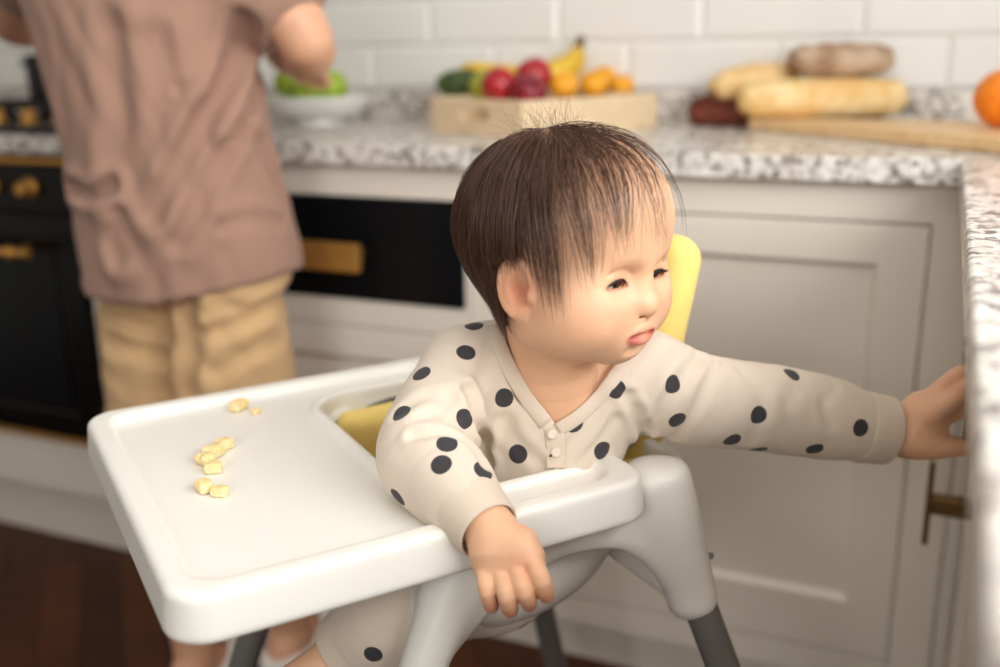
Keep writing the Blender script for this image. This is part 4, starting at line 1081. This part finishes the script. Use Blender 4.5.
# ================================================================== ADULT at the worktop, seen from behind, head above the frame
ad = empty('person', (-1.06, 1.20, 0), 'adult in a mauve T-shirt and beige shorts standing with their back to us', 'person')
YA = 1.215
def stack(levels, f_ry=1.0):
    Z = np.array([l[0] for l in levels]); X = np.array([l[1] for l in levels]); Yc = np.array([l[2] for l in levels]); A = np.array([l[3] for l in levels]); B_ = np.array([l[4] for l in levels])
    def f(P):
        z = P[:, 2]; x = np.interp(z, Z, X); y = np.interp(z, Z, Yc); a = np.interp(z, Z, A); b = np.interp(z, Z, B_)
        c, s = math.cos(-.16), math.sin(-.16)
        dx0, dy0 = P[:, 0]-x, P[:, 1]-y; dx = (dx0*c-dy0*s)/a; dy = (dx0*s+dy0*c)/b
        k0 = (np.abs(dx)**2.3+np.abs(dy)**2.3)**(1/2.3)
        d = (k0-1)*np.minimum(a, b)*.9
        return np.maximum(d, np.maximum(Z[0]-z, z-Z[-1]))
    m = A.max()+.02
    return f, np.array([X.min()-m, Yc.min()-m, Z[0]]), np.array([X.max()+m, Yc.max()+m, Z[-1]])
Zs = [.66, .72, .80, .92, 1.02, 1.12, 1.22, 1.30, 1.35]
def col_(z): return np.interp(z, [.66, .75, .92, 1.13, 1.4], [-1.058, -1.060, -1.082, -1.120, -1.145])
SHIRT = [('u', 0, stack([(.700, col_(.70), YA, .170, .138), (.78, col_(.78), YA, .163, .134), (.92, col_(.92), YA, .153, .122), (1.04, col_(1.04), YA, .157, .118), (1.14, col_(1.14), YA, .166, .116), (1.24, col_(1.24), YA+.01, .175, .112), (1.30, col_(1.3), YA+.02, .175, .095), (1.335, col_(1.34), YA+.03, .10, .075)]))]
SHR, SHL = np.array([-.965, YA+.02, 1.275]), np.array([-1.325, YA+.05, 1.275])
ELR = on(308, 47, 1.27); WRR = on(278, 52, 1.60); 
ELL = on(10, 20, 1.36); WRL = on(60, 60, 1.66); WRL[2] = 1.10; WRL[0] = -1.52
SHIRT += [('u', .05, chain([SHR, SHR+(ELR-SHR)*.62], [.075, .070])), ('u', .05, chain([SHL, SHL+(ELL-SHL)*.55], [.075, .068]))]
gA = folds(71, 5, 4, 9, .006, (1, .2, .15))
SH_S = lambda px, py: march(SHIRT, px, py, 1.1, 1.9)
CRA = fold_lines([([(246, 22), (222, 90), (188, 150), (156, 214)], .016, .016), ([(262, 60), (240, 120), (205, 178), (180, 240)], .014, .009), ([(112, 30), (124, 110), (112, 190)], .020, .010), ([(72, 186), (92, 196), (112, 186)], .011, .014),
      ([(150, 40), (158, 110), (140, 180), (128, 250)], .018, .008), ([(284, 200), (262, 150), (240, 130)], .013, .006), ([(180, 90), (196, 84), (210, 80)], .008, .004), ([(222, 226), (250, 220), (280, 224)], .010, .004), ([(118, 262), (112, 240), (120, 216)], .012, .009)], SH_S)
def spost(P, d): return np.maximum(CRA(P, d+gA(P)*np.clip((1.3-P[:, 2])/.2, 0, 1)), .705+.20*np.maximum(P[:, 0]+1.04, 0)-P[:, 2])
V, F = nets(SHIRT, .006, spost, .008); link_mesh('t_shirt', np_mesh('t_shirt', V, F), M['shirt'], ad)['label'] = 'mauve T-shirt'
HJ = [np.array([-1.145, YA+.005, .78]), np.array([-.995, YA-.01, .78])]
KJ = [np.array([-1.150, YA-.01, .46]), np.array([-.985, YA-.015, .46])]
AJ = [np.array([-1.085, YA-.065, .075]), np.array([-.985, YA+.07, .075])]
SHORT = [('u', 0, stack([(.72, col_(.7), YA, .145, .105), (.76, col_(.76), YA, .140, .100), (.80, col_(.8), YA, .130, .09)]))]
for h_, k_ in zip(HJ, KJ): SHORT.append(('u', .035, chain([h_, h_+(k_-h_)*.5, k_+(h_-k_)*.10], [.070, .088, .088], 6)))
gS = folds(77, 5, 5, 12, .006, (.6, .2, 1))
SHORT.append(('s', .02, cone((-1.072, YA-.15, .70), (-1.076, YA-.135, .50), .012, .022)))
CRS = fold_lines([([(186, 300), (191, 340), (190, 392)], .016, .014), ([(98, 304), (120, 318), (160, 330)], .010, .008), ([(282, 298), (245, 322), (204, 334)], .010, .008), ([(110, 345), (140, 350), (175, 362)], .012, .006), ([(280, 340), (250, 352), (215, 372)], .012, .006)], lambda px, py: march(SHORT[:3], px, py, 1.2, 1.9))
V, F = nets(SHORT, .006, lambda P, d: np.maximum(CRS(P, d+gS(P)), .47-P[:, 2]), .006); link_mesh('shorts', np_mesh('shorts', V, F), M['shorts'], ad)['label'] = 'beige knee-length shorts'
HC = np.array([-1.14, YA+.055, 1.52])
AB = [('u', 0, stack([(.70, col_(.7), YA, .135, .09), (.90, col_(.9), YA, .125, .09), (1.10, col_(1.1), YA, .135, .09), (1.26, col_(1.26), YA+.015, .145, .085), (1.33, col_(1.33), YA+.03, .08, .06)])),
      ('u', .03, chain([(-1.14, YA+.03, 1.30), (-1.14, YA+.045, 1.42)], [.058, .054])), ('u', .03, ell(HC+np.array([0, -.005, .03]), (.075, .092, .088))), ('u', .03, ell(HC+np.array([0, .035, -.03]), (.055, .055, .075))),
      ('u', .008, cone(HC+np.array([0, .088, -.005]), HC+np.array([0, .100, -.03]), .008, .012)),
      ('u', .04, chain([SHR, SHR+(ELR-SHR)*.5, ELR, ELR+(WRR-ELR)*.5, WRR], [.052, .048, .040, .038, .026], 16)),
      ('u', .04, chain([SHL, SHL+(ELL-SHL)*.5, ELL, ELL+(WRL-ELL)*.5, WRL], [.052, .048, .040, .038, .026], 16))]
for s in (-1, 1):
    AB += [('u', .006, ell(HC+np.array([s*.076, -.005, -.005]), (.010, .018, .032))), ('s', .012, ell(HC+np.array([s*.030, .092, .008]), (.016, .012, .009))), ('u', .004, ell(HC+np.array([s*.030, .074, .006]), (.012, .011, .010)))]
AB += [('u', .008, cone(HC+np.array([-.02, .080, -.062]), HC+np.array([.02, .080, -.062]), .008, .008)), ('s', .003, cone(HC+np.array([-.022, .088, -.062]), HC+np.array([.022, .088, -.062]), .0015, .0015))]
for h_, k_, a_ in zip(HJ, KJ, AJ):
    AB += [('u', .03, chain([h_, k_, k_+(a_-k_)*.35+np.array([0, -.012, 0]), a_], [.066, .054, .051, .034], 16)), ('u', .02, chain([a_+np.array([0, -.02, -.035]), a_+np.array([0, .06, -.045]), a_+np.array([0, .15, -.058])], [.034, .034, .026], 8))]
def ahand(w, out_, dn, side, spread):
    f = []; n_ = np.cross(out_, dn); n_ /= np.linalg.norm(n_)
    pc = w+out_*.045
    f.append(('u', .02, chain([w, pc, w+out_*.075], [.026, .034, .030], 6)))
    for j in range(4):
        b = w+out_*.075+n_*((j-1.5)*.019); ln = [.058, .068, .064, .050][j]
        m_ = b+out_*ln*.5+dn*.006; e = m_+out_*ln*.28+dn*ln*.42
        f.append(('u', .006, chain([b-out_*.02, b, m_, e], [.0105, .0105, .0092, .0078], 8)))
    b = w+out_*.03+n_*side*.026; f.append(('u', .008, chain([b, b+out_*.03+n_*side*.018+dn*.01, b+out_*.055+n_*side*.012+dn*.025], [.013, .0105, .0088], 6)))
    return f
o1 = np.array([-.05, .85, -.25]); o1 /= np.linalg.norm(o1)
AB2 = ahand(WRR, o1, np.array([0, .35, -.93]), -1, 0); o2 = np.array([.35, .8, -.4]); o2 /= np.linalg.norm(o2); AB2 += ahand(WRL, o2, np.array([0, .3, -.95]), 1, 0)
skin_mesh('body', [(AB, .006), (AB2, .003)], (222, 170, 138), [], M['skin'], ad)
V, F = nets([('u', 0, ell(HC+np.array([0, -.014, .036]), (.085, .098, .094))), ('u', .02, chain([HC+np.array([0, -.07, -.01]), HC+np.array([0, -.075, -.06])], [.05, .035])), ('s', .01, ell(HC+np.array([0, .075, -.045]), (.080, .075, .095)))], .005, post=lambda P, d: d+.002*np.sin(P[:, 0]*260)*np.sin(P[:, 2]*40))
link_mesh('hair', np_mesh('hair', V, F), M['hair2'], ad)
for a_ in AJ:
    V, F = nets([('u', 0, chain([a_+np.array([0, -.03, -.058]), a_+np.array([0, .06, -.058]), a_+np.array([0, .16, -.062])], [.042, .040, .036], 8)), ('u', .012, chain([a_+np.array([0, .05, -.035]), a_+np.array([0, .15, -.05])], [.046, .036])),
                 ('s', .01, chain([a_+np.array([0, -.05, -.0]), a_+np.array([0, .035, -.02])], [.040, .034]))], .004, post=lambda P, d: np.maximum(d, .003-P[:, 2]))
    link_mesh('slipper', np_mesh('slipper', V, F), M['slipper'], ad)
